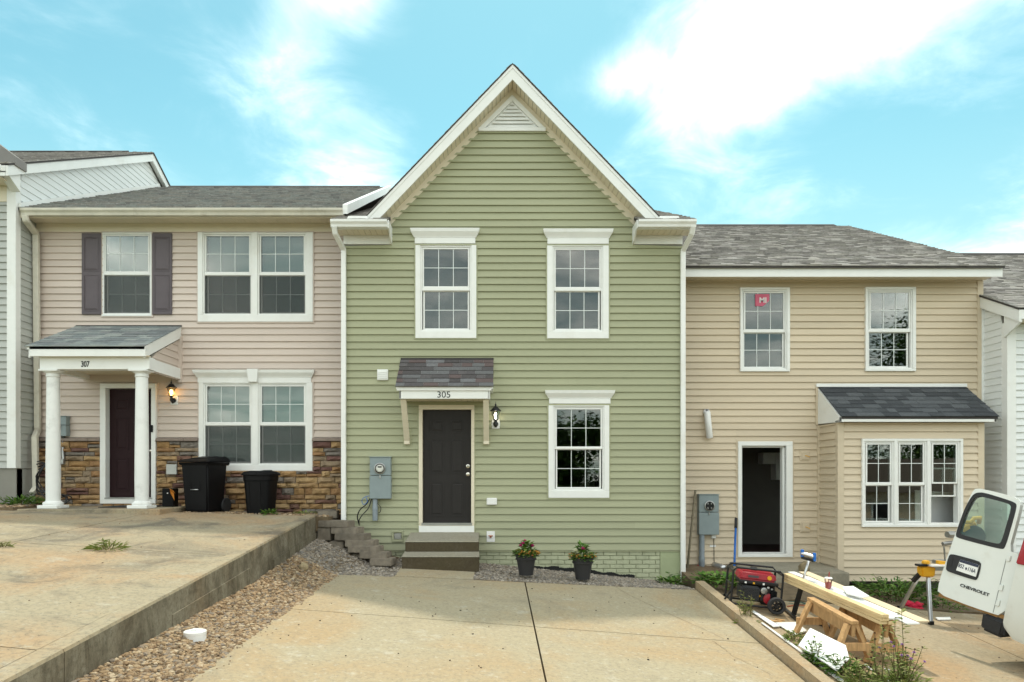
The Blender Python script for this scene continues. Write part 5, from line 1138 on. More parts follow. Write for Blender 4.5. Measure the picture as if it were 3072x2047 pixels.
weed('weeds under the open van door by the bay', 2830, 1850, lambda x, d: ztan(x, 10.4) + .01, .28, .1, 150, .08, .03, d=10.6, stems=4, sh=.2)
weed('yellowish sprig standing at the kerb in front of the generator', 2240, 1850, ztan, .12, .05, 50, .09, .02, LEAFY, 9, .40, d=8.85)
weed('grassy tuft by the left foot of the far sawhorse', 2385, 1925, ztan, .11, .07, 90, .10, .02, LEAFY, 4, .15)
weed('bright green weed beside the leaning white panel', 2448, 1992, ztan, .12, .12, 170, .09, .035, LEAFS, 5, .26)
weed('spiky green weed at the near corner of the white panel', 2530, 2030, ztan, .15, .12, 160, .14, .02, LEAFS, 7, .25)
weed('tall thin weed with pale seed stalks by the near sawhorse', 2640, 2062, ztan, .12, .10, 90, .09, .03, LEAFY, 6, .62, heads=BRF)
weed('tall weed with pointed leaves right of the near sawhorse', 2705, 2040, ztan, .06, .06, 30, .11, .045, LEAFY, 3, .75)
weed('flowering weed with mauve heads at the bottom right', 2705, 2062, ztan, .22, .12, 200, .09, .035, LEAFY, 18, .40, heads=PURF)
weed('brown headed clover weed at the near end of the kerb', 2580, 2066, ztan, .18, .10, 170, .09, .035, LEAFY, 14, .28, heads=BRF)
weed('sprawling grass tuft growing in the joint of the raised driveway', 325, 1648, zleft, .17, .03, 100, .12, .014, LEAFY, 8, .12)
weed('small grass tuft in the left joint of the raised driveway', 14, 1641, zleft, .07, .02, 60, .07, .012, LEAFY, 4, .05)
weed('green weed at the foot of the small trash can', 808, 1552, lambda x, d: zleft(x, 11.9), .10, .05, 50, .10, .05, LEAFS, 2, .12, d=11.95)
weed('mossy weeds by the end of the retaining wall', 915, 1545, lambda x, d: zleft(x, 11.9), .20, .03, 130, .05, .025, LEAFY, d=12.4)
weed('fern-like plant at the foot of the grey house', 65, 1500, lambda x, d: zleft(x, 11.4) + .05, .28, .12, 200, .13, .035, LEAFS, 6, .22, d=12.05)
# ================================================================== building site on the right
def leaner(name, label, cat, pts, r, m, tip=None):
    t = thing(name, label, cat, pts[0]); b = MB(); b.tube(pts, r, 10); b.build('shaft', m, t, smooth=True); return t
leaner('pole', 'weathered grey pole leaning against the tan wall by the corner', 'pole', [P(2057, 1756, 12.55), P(2086, 1471, 12.9)], .022, mat('weathered_pole', (.19, .165, .11), .8))
t = leaner('pole', 'blue handled pole leaning beside the open doorway', 'pole', [P(2203, 1700, 12.35), P(2207, 1585, 12.8)], .02, BLUE)
b = MB(); b.tube([P(2207, 1585, 12.8), P(2208, 1555, 12.9)], .026, 10); b.build('grip', RUBBER, t, smooth=True); b = MB(); b.tube([P(2201, 1765, 12.1), P(2203, 1700, 12.35)], .022, 10); b.build('lower_shaft', mat('weathered_pole', (.22, .18, .12), .8), t, smooth=True); b = MB(); b.tube([P(2203, 1708, 12.34), P(2203, 1700, 12.36)], .024, 10); b.build('collar', WHITEP, t)
S = thing('stoop', 'concrete stoop with a lower step at the open doorway', 'steps', (5.0, Y(11.4), -.4))
b = MB(); b.hexa([(4.45, Y(11.75), -.6), (6.1, Y(11.75), -.6), (6.1, Y(12.98), -.6), (4.45, Y(12.98), -.6), (4.45, Y(11.75), -.155), (6.1, Y(11.75), -.155), (6.1, Y(12.98), -.12), (4.45, Y(12.98), -.12)]); b.build('landing', CONC_T, S, bevel=.012)
b = MB(); b.hexa([(4.30, Y(11.42), -.6), (5.75, Y(11.42), -.6), (5.75, Y(11.749), -.6), (4.30, Y(11.749), -.6), (4.30, Y(11.42), -.36), (5.75, Y(11.42), -.36), (5.75, Y(11.749), -.355), (4.30, Y(11.749), -.355)]); b.build('step', CONC_T, S, bevel=.012)
d = 11.95; b = MB(); b.ico((X(2413, d), Y(d), -.10), .12, .2, 1.25); one(b, 'rock', mat('brown_rock', (.24, .19, .11), .9, .2, 12, .6), 'brown rock standing on the stoop behind the roller stand', 'rock', bevel=.012)

# generator
gx, gd = 3.66, 9.75; gz = ztan(gx, gd); t = thing('generator', 'red and black portable generator with wheels by the kerb', 'generator', (gx, Y(gd), gz))
T = Matrix.Translation((gx, Y(gd), gz)) @ Matrix.Rotation(rad(-10), 4, 'Z') @ Matrix.Rotation(rad(5), 4, 'Y')
w_, dp, h0, h1 = .33, .24, .10, .58
def tub(pts, r, name, m): b = MB(T); b.tube(pts, r, 10); return b.build(name, m, t, smooth='auto')
for s in (-1, 1):
    y_ = s * dp; tub([(-w_, y_, h0), (-w_, y_, h1 - .04), (-w_ + .04, y_, h1), (w_ - .04, y_, h1), (w_, y_, h1 - .04), (w_, y_, h0), (w_ - .04, y_, h0 - .03), (-w_ + .04, y_, h0 - .03), (-w_, y_, h0)], .015, 'frame_tube', BLACKM)
for (x_, z_) in ((-w_, h1 - .05), (w_, h1 - .05), (-w_, h0 + .02), (w_, h0 + .02), (-w_, .33), (w_, .33)): tub([(x_, -dp, z_), (x_, dp, z_)], .013, 'cross_tube', BLACKM)
b = MB(T); b.hexa([(-.25, -.19, .41), (.27, -.19, .41), (.27, .19, .41), (-.25, .19, .41), (-.22, -.16, .545), (.25, -.16, .53), (.25, .16, .53), (-.22, .16, .545)]); tk = b.build('fuel_tank', RED, t, bevel=.03, seg=3, smooth='auto')
b = MB(T); b.lathe((-.02, 0, .54), [(.05, 0), (.05, .035), (.04, .045)], 16); b.build('fuel_cap', BLACKM, tk)
b = MB(T); b.box(-.12, .02, -.196, -.187, .455, .485); b.build('badge', mat('badge_grey', (.08, .07, .08), .4), tk)
b = MB(T); b.lathe((.165, -.187, .47), [(.03, 0), (.03, -.006), (.012, -.007)], 16, (0, 1, 0)); b.build('decal', YEL, tk)
b = MB(T); b.box(-.23, .29, -.2, .2, .36, .408); b.build('control_shelf', BLACKM, t, bevel=.01)
for (x_, m_) in ((-.15, WHITEP), (-.04, YEL), (.09, WHITEP)):
    b = MB(T); b.box(x_ - .012, x_ + .014, -.207, -.199, .368, .392); b.build('switch_label', m_, t)
b = MB(T); b.box(-.20, .05, -.2, .14, .13, .335); q = b.build('muffler_cover', mat('cover_grey', (.035, .037, .042), .5), t, bevel=.02, seg=2)
for i in range(8): b = MB(T); b.box(-.18, .03, -.207, -.198, .155 + i * .02, .163 + i * .02); b.build('fin', BLACKM, q)
b = MB(T); b.box(.06, .27, -.12, .14, .12, .35); b.build('engine', mat('engine_dark', (.03, .026, .026), .5), t, bevel=.02)
b = MB(T); b.lathe((.11, -.13, .285), [(.045, .02), (.045, -.05), (.03, -.055), (.001, -.056)], 18, (0, 1, 0)); b.build('air_filter', METD, t, smooth='auto')
b = MB(T); b.lathe((.19, -.12, .17), [(.075, .02), (.075, -.03), (.05, -.04), (.001, -.042)], 20, (0, 1, 0)); b.build('recoil_starter', RED, t, smooth='auto')
b = MB(T); b.box(.20, .29, -.17, .0, .17, .29); b.build('battery', BLACK, t, bevel=.01)
for (x_, z_, m_) in ((.17, .33, WHITEP), (.22, .31, METD), (.15, .24, METD), (.06, .20, YEL)):
    b = MB(T); b.ico((x_, -.14, z_), .02, .1, 1); b.build('fitting', m_, t)
for s in (-1, 1):
    wc = Vector((.26, s * .31, .115)); b = MB(T); b.lathe(wc, [(.075, -.035), (.108, -.04), (.118, -.025), (.118, .025), (.108, .04), (.075, .035)], 32, (0, 1, 0), cap=False); wh = b.build('wheel', RUBBER, t, smooth='auto')
    b = MB(T); b.lathe(wc, [(.076, -.02), (.066, -.022), (.066, .022), (.076, .02)], 28, (0, 1, 0), cap=False); b.lathe(wc, [(.022, -.04), (.022, .04)], 14, (0, 1, 0))
    for k in range(7): a = k * 6.283 / 7; b.bar(wc, wc + Vector((math.cos(a) * .07, 0, math.sin(a) * .07)), .02, .02, (0, 1, 0))
    b.build('rim', BLACKM, wh)
tub([(.26, -.31, .115), (.26, .31, .115)], .01, 'axle', METD)
for s in (-1, 1): b = MB(T); b.bar((-w_, s * dp, .12), (-w_ - .13, s * dp, -.01), .03, .03); b.build('support_leg', BLACKM, t)
b = MB(T); b.bar((-.30, -.20, .30), (-.42, -.26, .12), .02, .02); b.build('handle', BLACKM, t)

# roller stand
d0 = 9.45; bz = ztan(4.13, d0); t = thing('roller_stand', 'roller stand with blue ended roller leaning behind the lumber', 'stand', (4.13, Y(d0), bz))
b0 = Vector((4.13, Y(d0), bz + .02)); tp = Vector((4.345, Y(9.45), .37))
b = MB(); b.bar(b0, b0.lerp(tp, .55), .05, .05, (0, 1, 0)); b.build('post', BLACKM, t); b = MB(); b.tube([b0.lerp(tp, .5), tp], .017, 10); b.build('inner_tube', ALU, t, smooth=True)
b = MB(); e0, e1 = P(2352, 1840, 9.75), P(2402, 1862, 9.05); e0.z = ztan(e0.x, 9.75) + .02; e1.z = ztan(e1.x, 9.05) + .02; b.bar(e0, e1, .045, .04); b.build('foot_bar', BLACKM, t)
b = MB(); e0, e1 = P(2441, 1845, 9.2), P(2492, 1865, 8.9); e0.z = ztan(e0.x, 9.2) + .02; e1.z = ztan(e1.x, 8.9) + .02; b.bar(e0, e1, .045, .04); b.build('foot_bar', BLACKM, t)
ra, rb = P(2407, 1661, 9.45), P(2443, 1671, 9.3); b = MB(); b.tube([ra, rb], .028, 14); b.build('roller', ALU, t, smooth='auto')
b = MB(); b.bar(ra + Vector((0, 0, -.055)), rb + Vector((0, 0, -.055)), .05, .03); b.build('yoke', BLACKM, t)
for e in (ra, rb): b = MB(); b.bar(e + Vector((0, 0, -.06)), e + Vector((0, 0, .055)), .035, .05, (0, 1, 0)); b.build('end_bracket', BLUE, t, bevel=.008)

# two sawhorses side by side
def sawhorse(x, dn, df, ztn, ztf, label):
    t = thing('sawhorse', label, 'sawhorse', (x, Y((dn + df) / 2), ztan(x, (dn + df) / 2)), 'sawhorses under the lumber')
    b = MB(); b.bar((x, Y(dn - .06), ztn - .07), (x, Y(df + .06), ztf - .07), .04, .14); b.build('beam', WOODO, t, bevel=.003)
    b = MB(); b.bar((x, Y(dn - .08), ztn + .02), (x, Y(df + .08), ztf + .02), .09, .038); b.build('cap_rail', WOODO, t, bevel=.003)
    for dd, zt_ in ((dn, ztn), (df, ztf)):
        for s in (-1, 1):
            fx = x + s * .215; b = MB(); b.bar((x + s * .04, Y(dd), zt_ - .01), (fx, Y(dd) + (.03 if dd == df else -.03), ztan(fx, dd) + .005), .04, .089, (0, 1, 0)); b.build('leg', WOODO, t, bevel=.003)
        zz = lerp(ztan(x, dd), zt_, .42); yo = -.045 if dd == dn else .045
        b = MB(); b.box(x - .19, x + .19, Y(dd) + yo - .019, Y(dd) + yo + .019, zz - .045, zz + .045); b.build('stretcher', WOODO, t, bevel=.003)
    return t
sawhorse(3.97, 7.62, 8.52, -.135, -.055, 'left sawhorse of the two under the lumber'); sawhorse(4.36, 7.66, 8.45, -.155, -.085, 'right sawhorse of the two, nearest the mauve weeds')
# lumber
def plank(name, label, a, e, wd, th, m, cat='board', group=None):
    b = MB(); b.bar(a, e, wd, th); return one(b, name, m, label, cat, group, bevel=.003)
for k, l in enumerate(('lowest of the stacked yellow studs on the sawhorses', 'middle of the stacked yellow studs on the sawhorses', 'topmost yellow stud on the sawhorses')):
    o = .039 * k; plank('lumber_stud', l, (4.235 + (.010 if k == 1 else 0), Y(7.42 + .015 * (2 - k)), -.095 + o), (4.085, Y(9.62 - .03 * k), .05 + o), .092, .0365, WOODN, 'lumber', 'stacked studs')
plank('lumber_stud', 'yellow stud lying right of the stacked studs', (4.335, Y(7.45), -.098), (4.20, Y(9.3), .025), .09, .038, WOODN, 'lumber', 'stacked studs')
plank('primed_board', 'wide white board lying along the lumber', (4.375, Y(7.45), -.05), (4.33, Y(9.62), .085), .17, .02, WHITEB)
plank('primed_board', 'narrow white board sticking out at the far end', (4.40, Y(8.6), .035), (4.27, Y(9.85), .12), .10, .018, WHITEB)
plank('pale_board', 'long pale wooden board on the right of the white boards', (4.75, Y(7.58), -.11), (4.52, Y(10.0), .10), .15, .02, mat('pale_board', (.68, .56, .38), .7, .1, 3, stretch=(14, 1, 14)))
plank('primed_board', 'white board lying under the pale wooden board', (4.54, Y(7.42), -.10), (4.43, Y(9.5), .045), .15, .018, WHITEB)
b = MB(); a = [P(2527, 1762, 8.75), P(2560, 1757, 8.78), P(2608, 1792, 8.25), P(2585, 1797, 8.2), P(2540, 1787, 8.4)]; a = [Vector((p.x, p.y, lerp(-.04, .10, (p.y + 4.75) / 2.3) + .035)) for p in a]; b.prism(a, (0, 0, .018)); one(b, 'board_offcut', WHITEB, 'short white offcut lying on top of the white boards', 'board', bevel=.002)
# drinking cup
d = 8.85; c = P(2485, 1768, d); t = thing('plastic_cup', 'clear plastic cup with pink drink and red straw', 'cup', c)
b = MB(); b.lathe(c, [(.033, 0), (.036, .02), (.047, .135), (.049, .14)], 24, cap=False); b.build('cup_wall', glass_mat('clear_plastic', (.9, .86, .86), 1.4, .1), t, smooth=True)
b = MB(); b.lathe(c, [(.05, .138), (.05, .146), (.04, .155), (.012, .156)], 24); b.build('lid', WHITEP, t, smooth='auto')
b = MB(); b.lathe(c, [(.031, .003), (.034, .03), (.041, .09), (.001, .091)], 20); b.build('drink', mat('pink_drink', (.62, .22, .22), .3), t, smooth='auto')
b = MB(); b.tube([c + Vector((0, 0, .02)), c + Vector((.012, 0, .225))], .005, 8); b.build('straw', RED, t)
# sheets and offcuts on the ground
def flat(name, label, m, pts, f, off, th=.012, cat='panel', lift=None):
    q = []
    for i, (px, py) in enumerate(pts): dd = Gd(px, py, f, off); p = P(px, py, dd); q.append(p)
    b = MB(); b.prism(q, (0, 0, -th)); return one(b, name, m, label, cat)
pn = [P(2431, 1884, 8.1), P(2537, 1936, 7.45), P(2548, 1976, 7.25), P(2512, 2012, 7.0), P(2396, 1936, 7.75)]
b = MB(); b.prism([p for p in pn], (.0, .02, -.012)); t = one(b, 'white_panel', WHITEB, 'large white panel leaning against the near legs of the sawhorses', 'panel')
flat('white_panel', 'long white strip lying along the kerb below the generator', WHITEB, [(2255, 1834), (2262, 1832), (2340, 1878), (2320, 1880)], ztan, .03)
flat('white_panel', 'white sheet lying behind the left sawhorse', WHITEB, [(2326, 1868), (2390, 1866), (2420, 1892), (2385, 1905)], ztan, .03)
flat('white_panel', 'thin white trim lying against the kerb', WHITEB, [(2283, 1868), (2289, 1868), (2540, 2047), (2528, 2049)], ztan, .02)
flat('wood_offcut', 'thin reddish wood strip on the concrete by the generator wheel', WOODO, [(2306, 1858), (2345, 1863), (2346, 1866), (2306, 1861)], ztan, .015, .012, 'offcut')
flat('wood_offcut', 'second thin wood strip behind the white sheet', WOODO, [(2325, 1854), (2353, 1859), (2354, 1862), (2326, 1857)], ztan, .015, .012, 'offcut')
flat('wood_offcut', 'white and brown trim strip under the near sawhorse', WHITEB, [(2592, 1992), (2598, 1991), (2668, 2043), (2660, 2046)], ztan, .015, .012, 'offcut')
flat('wood_offcut', 'small grey offcut on the concrete right of the near sawhorse', WHITEB, [(2652, 2006), (2660, 2003), (2672, 2011), (2664, 2015)], ztan, .02, .02, 'offcut')
flat('wood_offcut', 'pale offcut lying left of the trim strip', WOODN, [(2585, 2031), (2602, 2016), (2606, 2019), (2590, 2035)], ztan, .02, .02, 'offcut')
flat('white_panel', 'small white scrap on the concrete below the van door', WHITEB, [(2806, 1852), (2850, 1851), (2853, 1858), (2814, 1859)], ztan, .015)
d = 10.55; c = P(2747, 1832, d); b = MB()
for k in range(9): b.ico(c + Vector((rnd.uniform(-.09, .09), rnd.uniform(-.05, .05), rnd.uniform(.02, .10))), .085, .25, .55)
one(b, 'red_cloth', mat('red_cloth', (.52, .015, .05), .85, .1, 12, .4, 40), 'crumpled red cloth on the dirt under the saw stand', 'cloth', smooth=True)
b = MB(); b.tube([P(2660, 1832, 10.5), P(2790, 1838, 10.42), P(2925, 1848, 10.4)], .02, 8); one(b, 'black_pipe', PIPEG, 'dark pipe lying along the back edge of the right driveway', 'pipe')
c0 = thing('extension_cord', 'thin cords lying behind the black post of the roller stand', 'cord', P(2400, 1812, 10)); wire('green_cord', mat('green_cord', (.05, .10, .07), .6), c0, [P(2350, 1806, 10.3), P(2395, 1806, 10.3), P(2418, 1812, 10.2), P(2385, 1813, 10.15), P(2355, 1811, 10.2)], .009); wire('orange_cord', mat('orange_cord', (.45, .12, .05), .6), c0, [P(2362, 1820, 9.95), P(2385, 1816, 10.0), P(2418, 1817, 10.0)], .009)

# saw stand with mitre saw behind the van door
t = thing('saw_stand', 'yellow and aluminium saw stand with splayed legs by the bay', 'stand', (6.05, Y(9.9), -.55))
hd = P(2778, 1713, 9.75)
b = MB(); b.hexa([hd + Vector(v) for v in ((-.09, -.07, -.08), (.09, -.07, -.08), (.09, .07, -.08), (-.09, .07, -.08), (-.10, -.07, .07), (.10, -.07, .07), (.10, .07, .07), (-.10, .07, .07))]); b.build('bracket', YEL, t, bevel=.018, seg=2)
b = MB(); b.bar(hd + Vector((-.14, -.02, .085)), hd + Vector((-.02, -.02, .085)), .12, .03); b.build('clamp', BLACKM, t, bevel=.006)
b = MB(); b.lathe(hd + Vector((-.02, -.03, .10)), [(.03, 0), (.055, .01), (.05, .045), (.02, .055)], 14); b.build('knob', YEL, t, smooth='auto')
b = MB(); b.bar(hd + Vector((-.05, 0, .04)), hd + Vector((1.7, .1, .03)), .09, .07); b.build('rail', ALU, t, bevel=.006)
b = MB(); b.bar(hd + Vector((.0, -.09, .085)), hd + Vector((.55, -.05, .085)), .10, .02); b.build('white_stop', WHITEP, t)
def leg(a, e):
    b = MB(); b.bar(a, e, .045, .045, (0, 1, 0)); b.build('leg', ALU, t, bevel=.006); b = MB(); b.bar(Vector(e) + Vector((0, 0, .05)), e, .055, .055, (0, 1, 0)); b.build('rubber_foot', BLACKM, t)
fa, fb = P(2793, 1874, 9.5), P(2700, 1828, 10.3); leg(hd + Vector((.03, 0, -.06)), fa); leg(hd + Vector((-.06, .05, -.06)), fb)
b = MB(); b.bar(hd + Vector((-.08, .02, -.05)), hd + Vector((-.14, .08, -.16)), .05, .05, (0, 1, 0)); b.build('leg_hinge', BLACKM, t)
leg(hd + Vector((1.45, .05, -.04)), (hd.x + 1.5, hd.y - .25, ztan(hd.x + 1.5, 9.5))); leg(hd + Vector((1.5, .1, -.04)), (hd.x + 1.6, hd.y + .5, ztan(hd.x + 1.6, 10.2)))
m0 = P(2915, 1610, 9.85); t = thing('mitre_saw', 'yellow handled mitre saw seen through the van door glass', 'saw', m0 + Vector((0, 0, -.35)))
b = MB(); b.lathe(m0, [(.001, -.05), (.16, -.05), (.17, -.03), (.17, .03), (.16, .05), (.001, .05)], 32, Vector((.25, 1, .05))); b.build('blade_guard', mat('saw_guard', (.035, .045, .045), .4), t, smooth='auto')
b = MB(); b.tube([P(2888, 1566, 9.75), P(2912, 1568, 9.72), P(2922, 1555, 9.7), P(2940, 1553, 9.7), P(2936, 1570, 9.75)], .03, 10); b.build('handle', YEL, t, smooth=True)
b = MB(); b.bar(P(2882, 1590, 9.85), P(2925, 1570, 9.85), .09, .09); b.build('arm', YEL, t, bevel=.02)
b = MB(); b.bar(P(2890, 1640, 9.8), P(2945, 1650, 9.8), .1, .03); b.build('label_plate', WHITEP, t)
b = MB(); b.box(m0.x - .45, m0.x + .3, m0.y - .15, m0.y + .2, hd.z + .075, hd.z + .13); b.build('base', METD, t, bevel=.01)
b = MB(); b.tube([P(2828, 1632, 9.85), P(2860, 1628, 9.85), P(2900, 1630, 9.85)], .03, 10); b.build('motor', METD, t, smooth='auto'); b = MB(); b.lathe(P(2850, 1604, 9.85), [(.045, -.05), (.05, 0), (.045, .08)], 16, (1, .2, 0)); b.build('motor_cap', METD, t, smooth='auto')
b = MB(); b.tube([P(2832, 1640, 9.85), P(2836, 1690, 9.85)], .012, 8); b.tube([P(2852, 1640, 9.85), P(2850, 1690, 9.85)], .012, 8); b.build('slide_post', METD, t); b = MB(); b.bar(P(2812, 1687, 9.75), P(2840, 1690, 9.75), .08, .05); b.build('fence', YEL, t, bevel=.006)

# ================================================================== white van, rear door open
from mathutils.geometry import tessellate_polygon
VN = thing('van', 'white cargo van at the right edge with its rear door open', 'van', (6.4, Y(7), ztan(6.4, 7)))
def vp(u, v): return (2800 + u / 2.96, 1450 + v / 2.96)
Hb, Fb, Ft = P(3016, 1856, 7.85), P(2812, 1773, 8.6), P(2925, 1464, 8.40)
dn = (Hb - Fb).cross(Ft - Fb).normalized()
if dn.y > 0: dn = -dn
def dp_(u, v, off=0.0): return onplane(*vp(u, v), Hb, dn) + dn * off
def smooth_loop(pts, n=3):   # round the corners a little
    for _ in range(n - 1):
        q = []
        for a, c in zip(pts, pts[1:] + pts[:1]): q += [tuple(.8 * Vector(a) + .2 * Vector(c)), tuple(.2 * Vector(a) + .8 * Vector(c))]
        pts = q
    return pts
def plate(name, m, outer, holes=(), o0=0.0, o1=-.05, parent=VN, smooth=False):
    loops = [[dp_(*p) for p in outer]] + [[dp_(*p) for p in h] for h in holes]; flatl = [p for l in loops for p in l]
    tris = tessellate_polygon(loops); b = MB(); i0 = [b.pt(p + dn * o0) for p in flatl]; i1 = [b.pt(p + dn * o1) for p in flatl]
    for t_ in tris: b.face([i0[k] for k in t_]); b.face([i1[k] for k in t_][::-1])
    s = 0
    for l in loops:
        n = len(l)
        for k in range(n): a, c = s + k, s + (k + 1) % n; b.face([i0[a], i0[c], i1[c], i1[a]])
        s += n
    return b.build(name, m, parent)
dout = smooth_loop([(36, 978), (50, 880), (120, 665), (215, 390), (335, 95), (378, 40), (560, 78), (735, 128), (778, 172), (755, 280), (668, 600), (772, 634), (715, 860), (634, 1192), (330, 1095)], 2)
gout = smooth_loop([(385, 84), (450, 82), (700, 160), (742, 186), (730, 260), (640, 572), (608, 590), (215, 488), (195, 458), (280, 220), (345, 110)], 3)
ginn = smooth_loop([(402, 118), (430, 119), (668, 182), (692, 205), (682, 260), (606, 522), (575, 543), (252, 460), (233, 434), (300, 240), (362, 132)], 3)
DR = plate('rear_door', VANW, dout, [gout], 0, -.055)
plate('window_seal', RUBBER, gout, [ginn], .004, -.05, DR); plate('door_glass', GLASSV, ginn, (), -.012, -.018, DR)
hous = smooth_loop([(150, 632), (195, 634), (405, 692), (426, 716), (418, 770), (394, 852), (368, 862), (135, 786), (116, 764), (128, 690)], 2)
plate('handle_housing', RUBBER, hous, (), .012, .001, DR); plate('handle_slot', BLACKM, [(160, 648), (186, 654), (166, 742), (142, 734)], (), .016, .011, DR)
pl = [(250, 677), (415, 727), (385, 834), (210, 775)]
LP = plate('licence_plate', WHITEP, pl, (), .020, .013, DR); plate('plate_band', mat('plate_navy', (.025, .03, .06), .4), [(250, 677), (415, 727), (407, 752), (242, 702)], (), .0215, .0195, DR)
bl, br_, tl = dp_(210, 775), dp_(385, 834), dp_(250, 677); ux = (br_ - bl).normalized(); uz = dn.cross(ux).normalized()
if uz.z < 0: uz = -uz
def doortext(s, u, v, size, xs, m, name, off=.022, shear=0.0, bold=0.0, align='CENTER'):
    p = dp_(u, v, off); M4 = Matrix.Translation(p) @ Matrix(((ux.x, uz.x, dn.x, 0), (ux.y, uz.y, dn.y, 0), (ux.z, uz.z, dn.z, 0), (0, 0, 0, 1))) @ Matrix(((1, shear, 0, 0), (0, 1, 0, 0), (0, 0, 1, 0), (0, 0, 0, 1)))
    return text(name, s, m, DR, None, size, xs, M4=M4, ext=.0008, bold=bold, align=align)
wdt = (br_ - bl).length; INK = mat('plate_ink', (.02, .025, .05), .5)
doortext('852', 256, 739, .068, .70, INK, 'plate_number', bold=.001); doortext('116A', 349, 775, .068, .66, INK, 'plate_number', bold=.001)
plate('plate_emblem', INK, [(292, 752), (306, 750), (310, 765), (297, 776)], (), .023, .021, DR)
doortext('CHEVROLET', 367, 949, .049, 1.28, RUBBER, 'badge_lettering', .006, 0, .0015)
b = MB(); b.bar(dp_(648, 672, .001), dp_(531, 1150, .001), .006, .004, dn); b.build('hinge_seam', mat('seam_grey', (.20, .21, .20), .6), DR)
b = MB(); b.bar(dp_(40, 985, -.025), dp_(630, 1196, -.025), .05, .012, dn); b.build('rusty_sill', mat('rust', (.28, .15, .05), .8, .3, 20), DR)
for (ua, va, ub, vb) in ((655, 665, 690, 672), (588, 925, 622, 935), (560, 1060, 592, 1070)):
    b = MB(); b.bar(dp_(ua, va, .008), dp_(ub, vb, .008), .07, .018, dn); b.build('hinge', VANW, DR, bevel=.004)
fv = Vector((.30, -.93, -.20)).normalized(); rv = fv.cross(Vector((0, 0, 1))).normalized(); uv = rv.cross(fv).normalized()
VB = Matrix(((fv.x, rv.x, uv.x, Hb.x), (fv.y, rv.y, uv.y, Hb.y), (fv.z, rv.z, uv.z, Hb.z), (0, 0, 0, 1)))
def sec(top, low=-.22, wi=0.0): return [(0 - wi, low), (.025 - wi, low + .06), (.03 - wi, .12), (.018 - wi, .45), (0 - wi, .70), (-.07 - wi, min(top, 1.1)), (-.14 - wi, min(top, 1.42)), (-.34 - wi, top), (-1.62 + wi, top), (-1.82 + wi, min(top, 1.42)), (-1.89 + wi, min(top, 1.1)), (-1.96 + wi, .70), (-1.98 + wi, .12), (-1.96 + wi, low)]
b = MB(VB); rings = [[b.pt((a, r_, u_)) for (r_, u_) in sec(tp_, lw_, wi_)] for (a, tp_, lw_, wi_) in ((0.0, 1.50, -.10, 0), (.12, 1.52, -.20, 0), (1.0, 1.53, -.24, 0), (3.2, 1.53, -.24, 0), (3.75, 1.45, -.24, .01), (4.35, .86, -.24, .03), (5.15, .66, -.20, .08), (5.3, .45, -.12, .16))]
for a, c in zip(rings, rings[1:]):
    for k in range(len(a) - 1): b.face([a[k], a[k + 1], c[k + 1], c[k]])
    b.face([a[-1], a[0], c[0], c[-1]])
b.face(rings[-1]); b.build('body', VANW, VN, smooth='auto')
b = MB(VB); b.hexa([(-.26, -1.98, -.24), (-.26, .02, -.24), (.03, .04, -.24), (.03, -2.0, -.24), (-.27, -1.98, -.02), (-.27, .02, -.02), (.03, .04, -.02), (.03, -2.0, -.02)]); b.build('rear_bumper', RUBBER, VN, bevel=.04, seg=3, smooth='auto')
b = MB(VB); b.hexa([(.0, -.03, .66), (.0, .035, .66), (.15, .035, .68), (.15, -.03, .68), (.0, -.12, 1.28), (.0, -.055, 1.28), (.14, -.055, 1.28), (.14, -.12, 1.28)]); b.build('tail_light', LENS, VN, bevel=.012, seg=2)
for a in (1.05, 4.45):
    for r_ in (-.05, -1.90):
        c = (a, r_, -.31); b = MB(VB); b.lathe(c, [(.2, -.11), (.33, -.11), (.355, -.08), (.355, .08), (.33, .11), (.2, .11)], 32, (0, 1, 0), cap=False); wh = b.build('wheel', RUBBER, VN, smooth='auto')
        b = MB(VB); b.lathe(c, [(.205, -.09), (.19, -.07), (.06, -.05), (.06, .05), (.19, .07), (.205, .09)], 24, (0, 1, 0)); b.build('rim', METD, wh, smooth='auto')
b = MB(VB); b.hexa([(3.74, -1.75, 1.40), (3.74, -.2, 1.40), (4.31, -.12, .90), (4.31, -1.83, .90), (3.76, -1.75, 1.44), (3.76, -.2, 1.44), (4.34, -.12, .92), (4.34, -1.83, .92)]); b.build('windscreen', GLASSV, VN)

# ================================================================== across the street: what the window glass mirrors
BARK = mat('bark', (.10, .075, .05), .9, .2, 8, .6)
def tree(x, y_, h, r, label):
    z0 = zt(x, y_); t = thing('tree', label, 'tree', (x, y_, z0), 'trees across the street')
    b = MB(); b.tube([(x, y_, z0 - .2), (x + .1, y_, z0 + h * .3), (x - .1, y_, z0 + h * .6), (x, y_, z0 + h * .85)], [.24, .18, .12, .05], 8)
    for k in range(7):
        a = k * 2.4; zz = z0 + h * (.3 + .07 * k); b.tube([(x, y_, zz), (x + math.cos(a) * r * .6, y_ + math.sin(a) * r * .6, zz + h * .14)], [.08, .03], 5)
    b.build('trunk', BARK, t)
    b = MB(); cl = [(x + rnd.uniform(-.6, .6) * r, y_ + rnd.uniform(-.6, .6) * r, z0 + h * rnd.uniform(.25, .92), r * rnd.uniform(.3, .52)) for _ in range(38)]
    for (cx, cy, cz, cr) in cl:
        for _ in range(330):
            v = Vector((rnd.gauss(0, 1), rnd.gauss(0, 1), rnd.gauss(0, .8))).normalized() * cr * rnd.uniform(.3, 1.05); a = rnd.random() * 6.28; b.leaf(Vector((cx, cy, cz)) + v, (math.cos(a), math.sin(a), rnd.uniform(-.5, .6)), .34, .24, rnd.random())
    b.build('crown', LEAFS, t, tone=True)
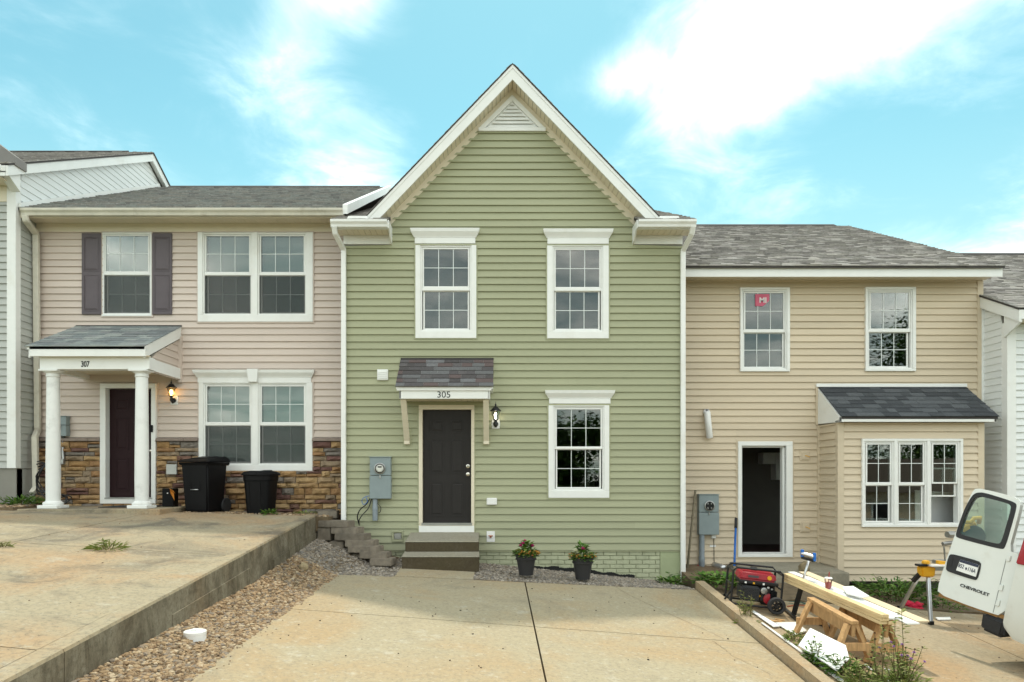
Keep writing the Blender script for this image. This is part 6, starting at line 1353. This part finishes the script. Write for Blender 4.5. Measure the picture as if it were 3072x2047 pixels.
for (x, y_, h, r, l) in ((3.5, -29, 6.6, 3.0, 'low tree across the street mirrored in the lower green window'), (8.5, -31, 7.2, 3.2, 'rounded tree across the street mirrored beside it'), (-3, -36, 5.5, 3.0, 'small tree across the street left of the others'), (33, -41, 17, 5.0, 'tall tree across the street mirrored in the upper right window'), (41, -45, 18, 5.5, 'tallest tree far across the street at the right'), (26, -42, 12.5, 3.6, 'leafy tree across the street mirrored in the upper window with the sticker'), (14, -38, 6.5, 3.0, 'bushy tree across the street behind the mirrored house')): tree(x, y_, h, r, l)
hz = zt(22, -27) ; t = thing('house', 'brown roofed house across the street mirrored in the bay window', 'house', (23, -30, hz))
bx('wall', TAN, t, 17, 29, -34, -27.5, hz - .3, hz + 2.9); b = MB(); b.prism([(16.5, -34.5, hz + 2.85), (16.5, -27, hz + 2.85), (16.5, -30.7, hz + 4.9)], (13, 0, 0)); b.build('roof', mat('brown_roof', (.10, .075, .055), .9), t)
for x in (18.5, 22, 26): bx('window', TRIM, t, x, x + 1.1, -27.52, -27.44, hz + 1.0, hz + 2.3); bx('pane', BLACK, t, x + .1, x + 1.0, -27.44, -27.42, hz + 1.1, hz + 2.2)
bx('deck', WOODO, t, 19, 27, -27.4, -25.2, hz + .5, hz + .6)
for i in range(40): bx('baluster', TRIM, t, 19 + i * .2, 19.04 + i * .2, -25.25, -25.2, hz + .6, hz + 1.4)
bx('deck_rail', TRIM, t, 19, 27, -25.28, -25.18, hz + 1.4, hz + 1.48)

# repeats of one kind carry one group
GR = {'townhouse': 'row of townhouses', 'wall_lantern': 'wall lanterns', 'meter_box': 'electric meter boxes', 'flower_pot': 'flower pots on the gravel', 'weed': 'weeds and tufts', 'primed_board': 'boards on the sawhorses', 'white_panel': 'white sheets on the ground', 'wood_offcut': 'offcuts on the ground', 'pebble': 'pebbles', 'rock': 'rocks', 'pole': 'poles leaning on the tan wall'}
for o in list(col.objects):
    k = o.name.split('.')[0]
    if o.parent is None and k in GR and 'label' in o and 'group' not in o: o['group'] = GR[k]
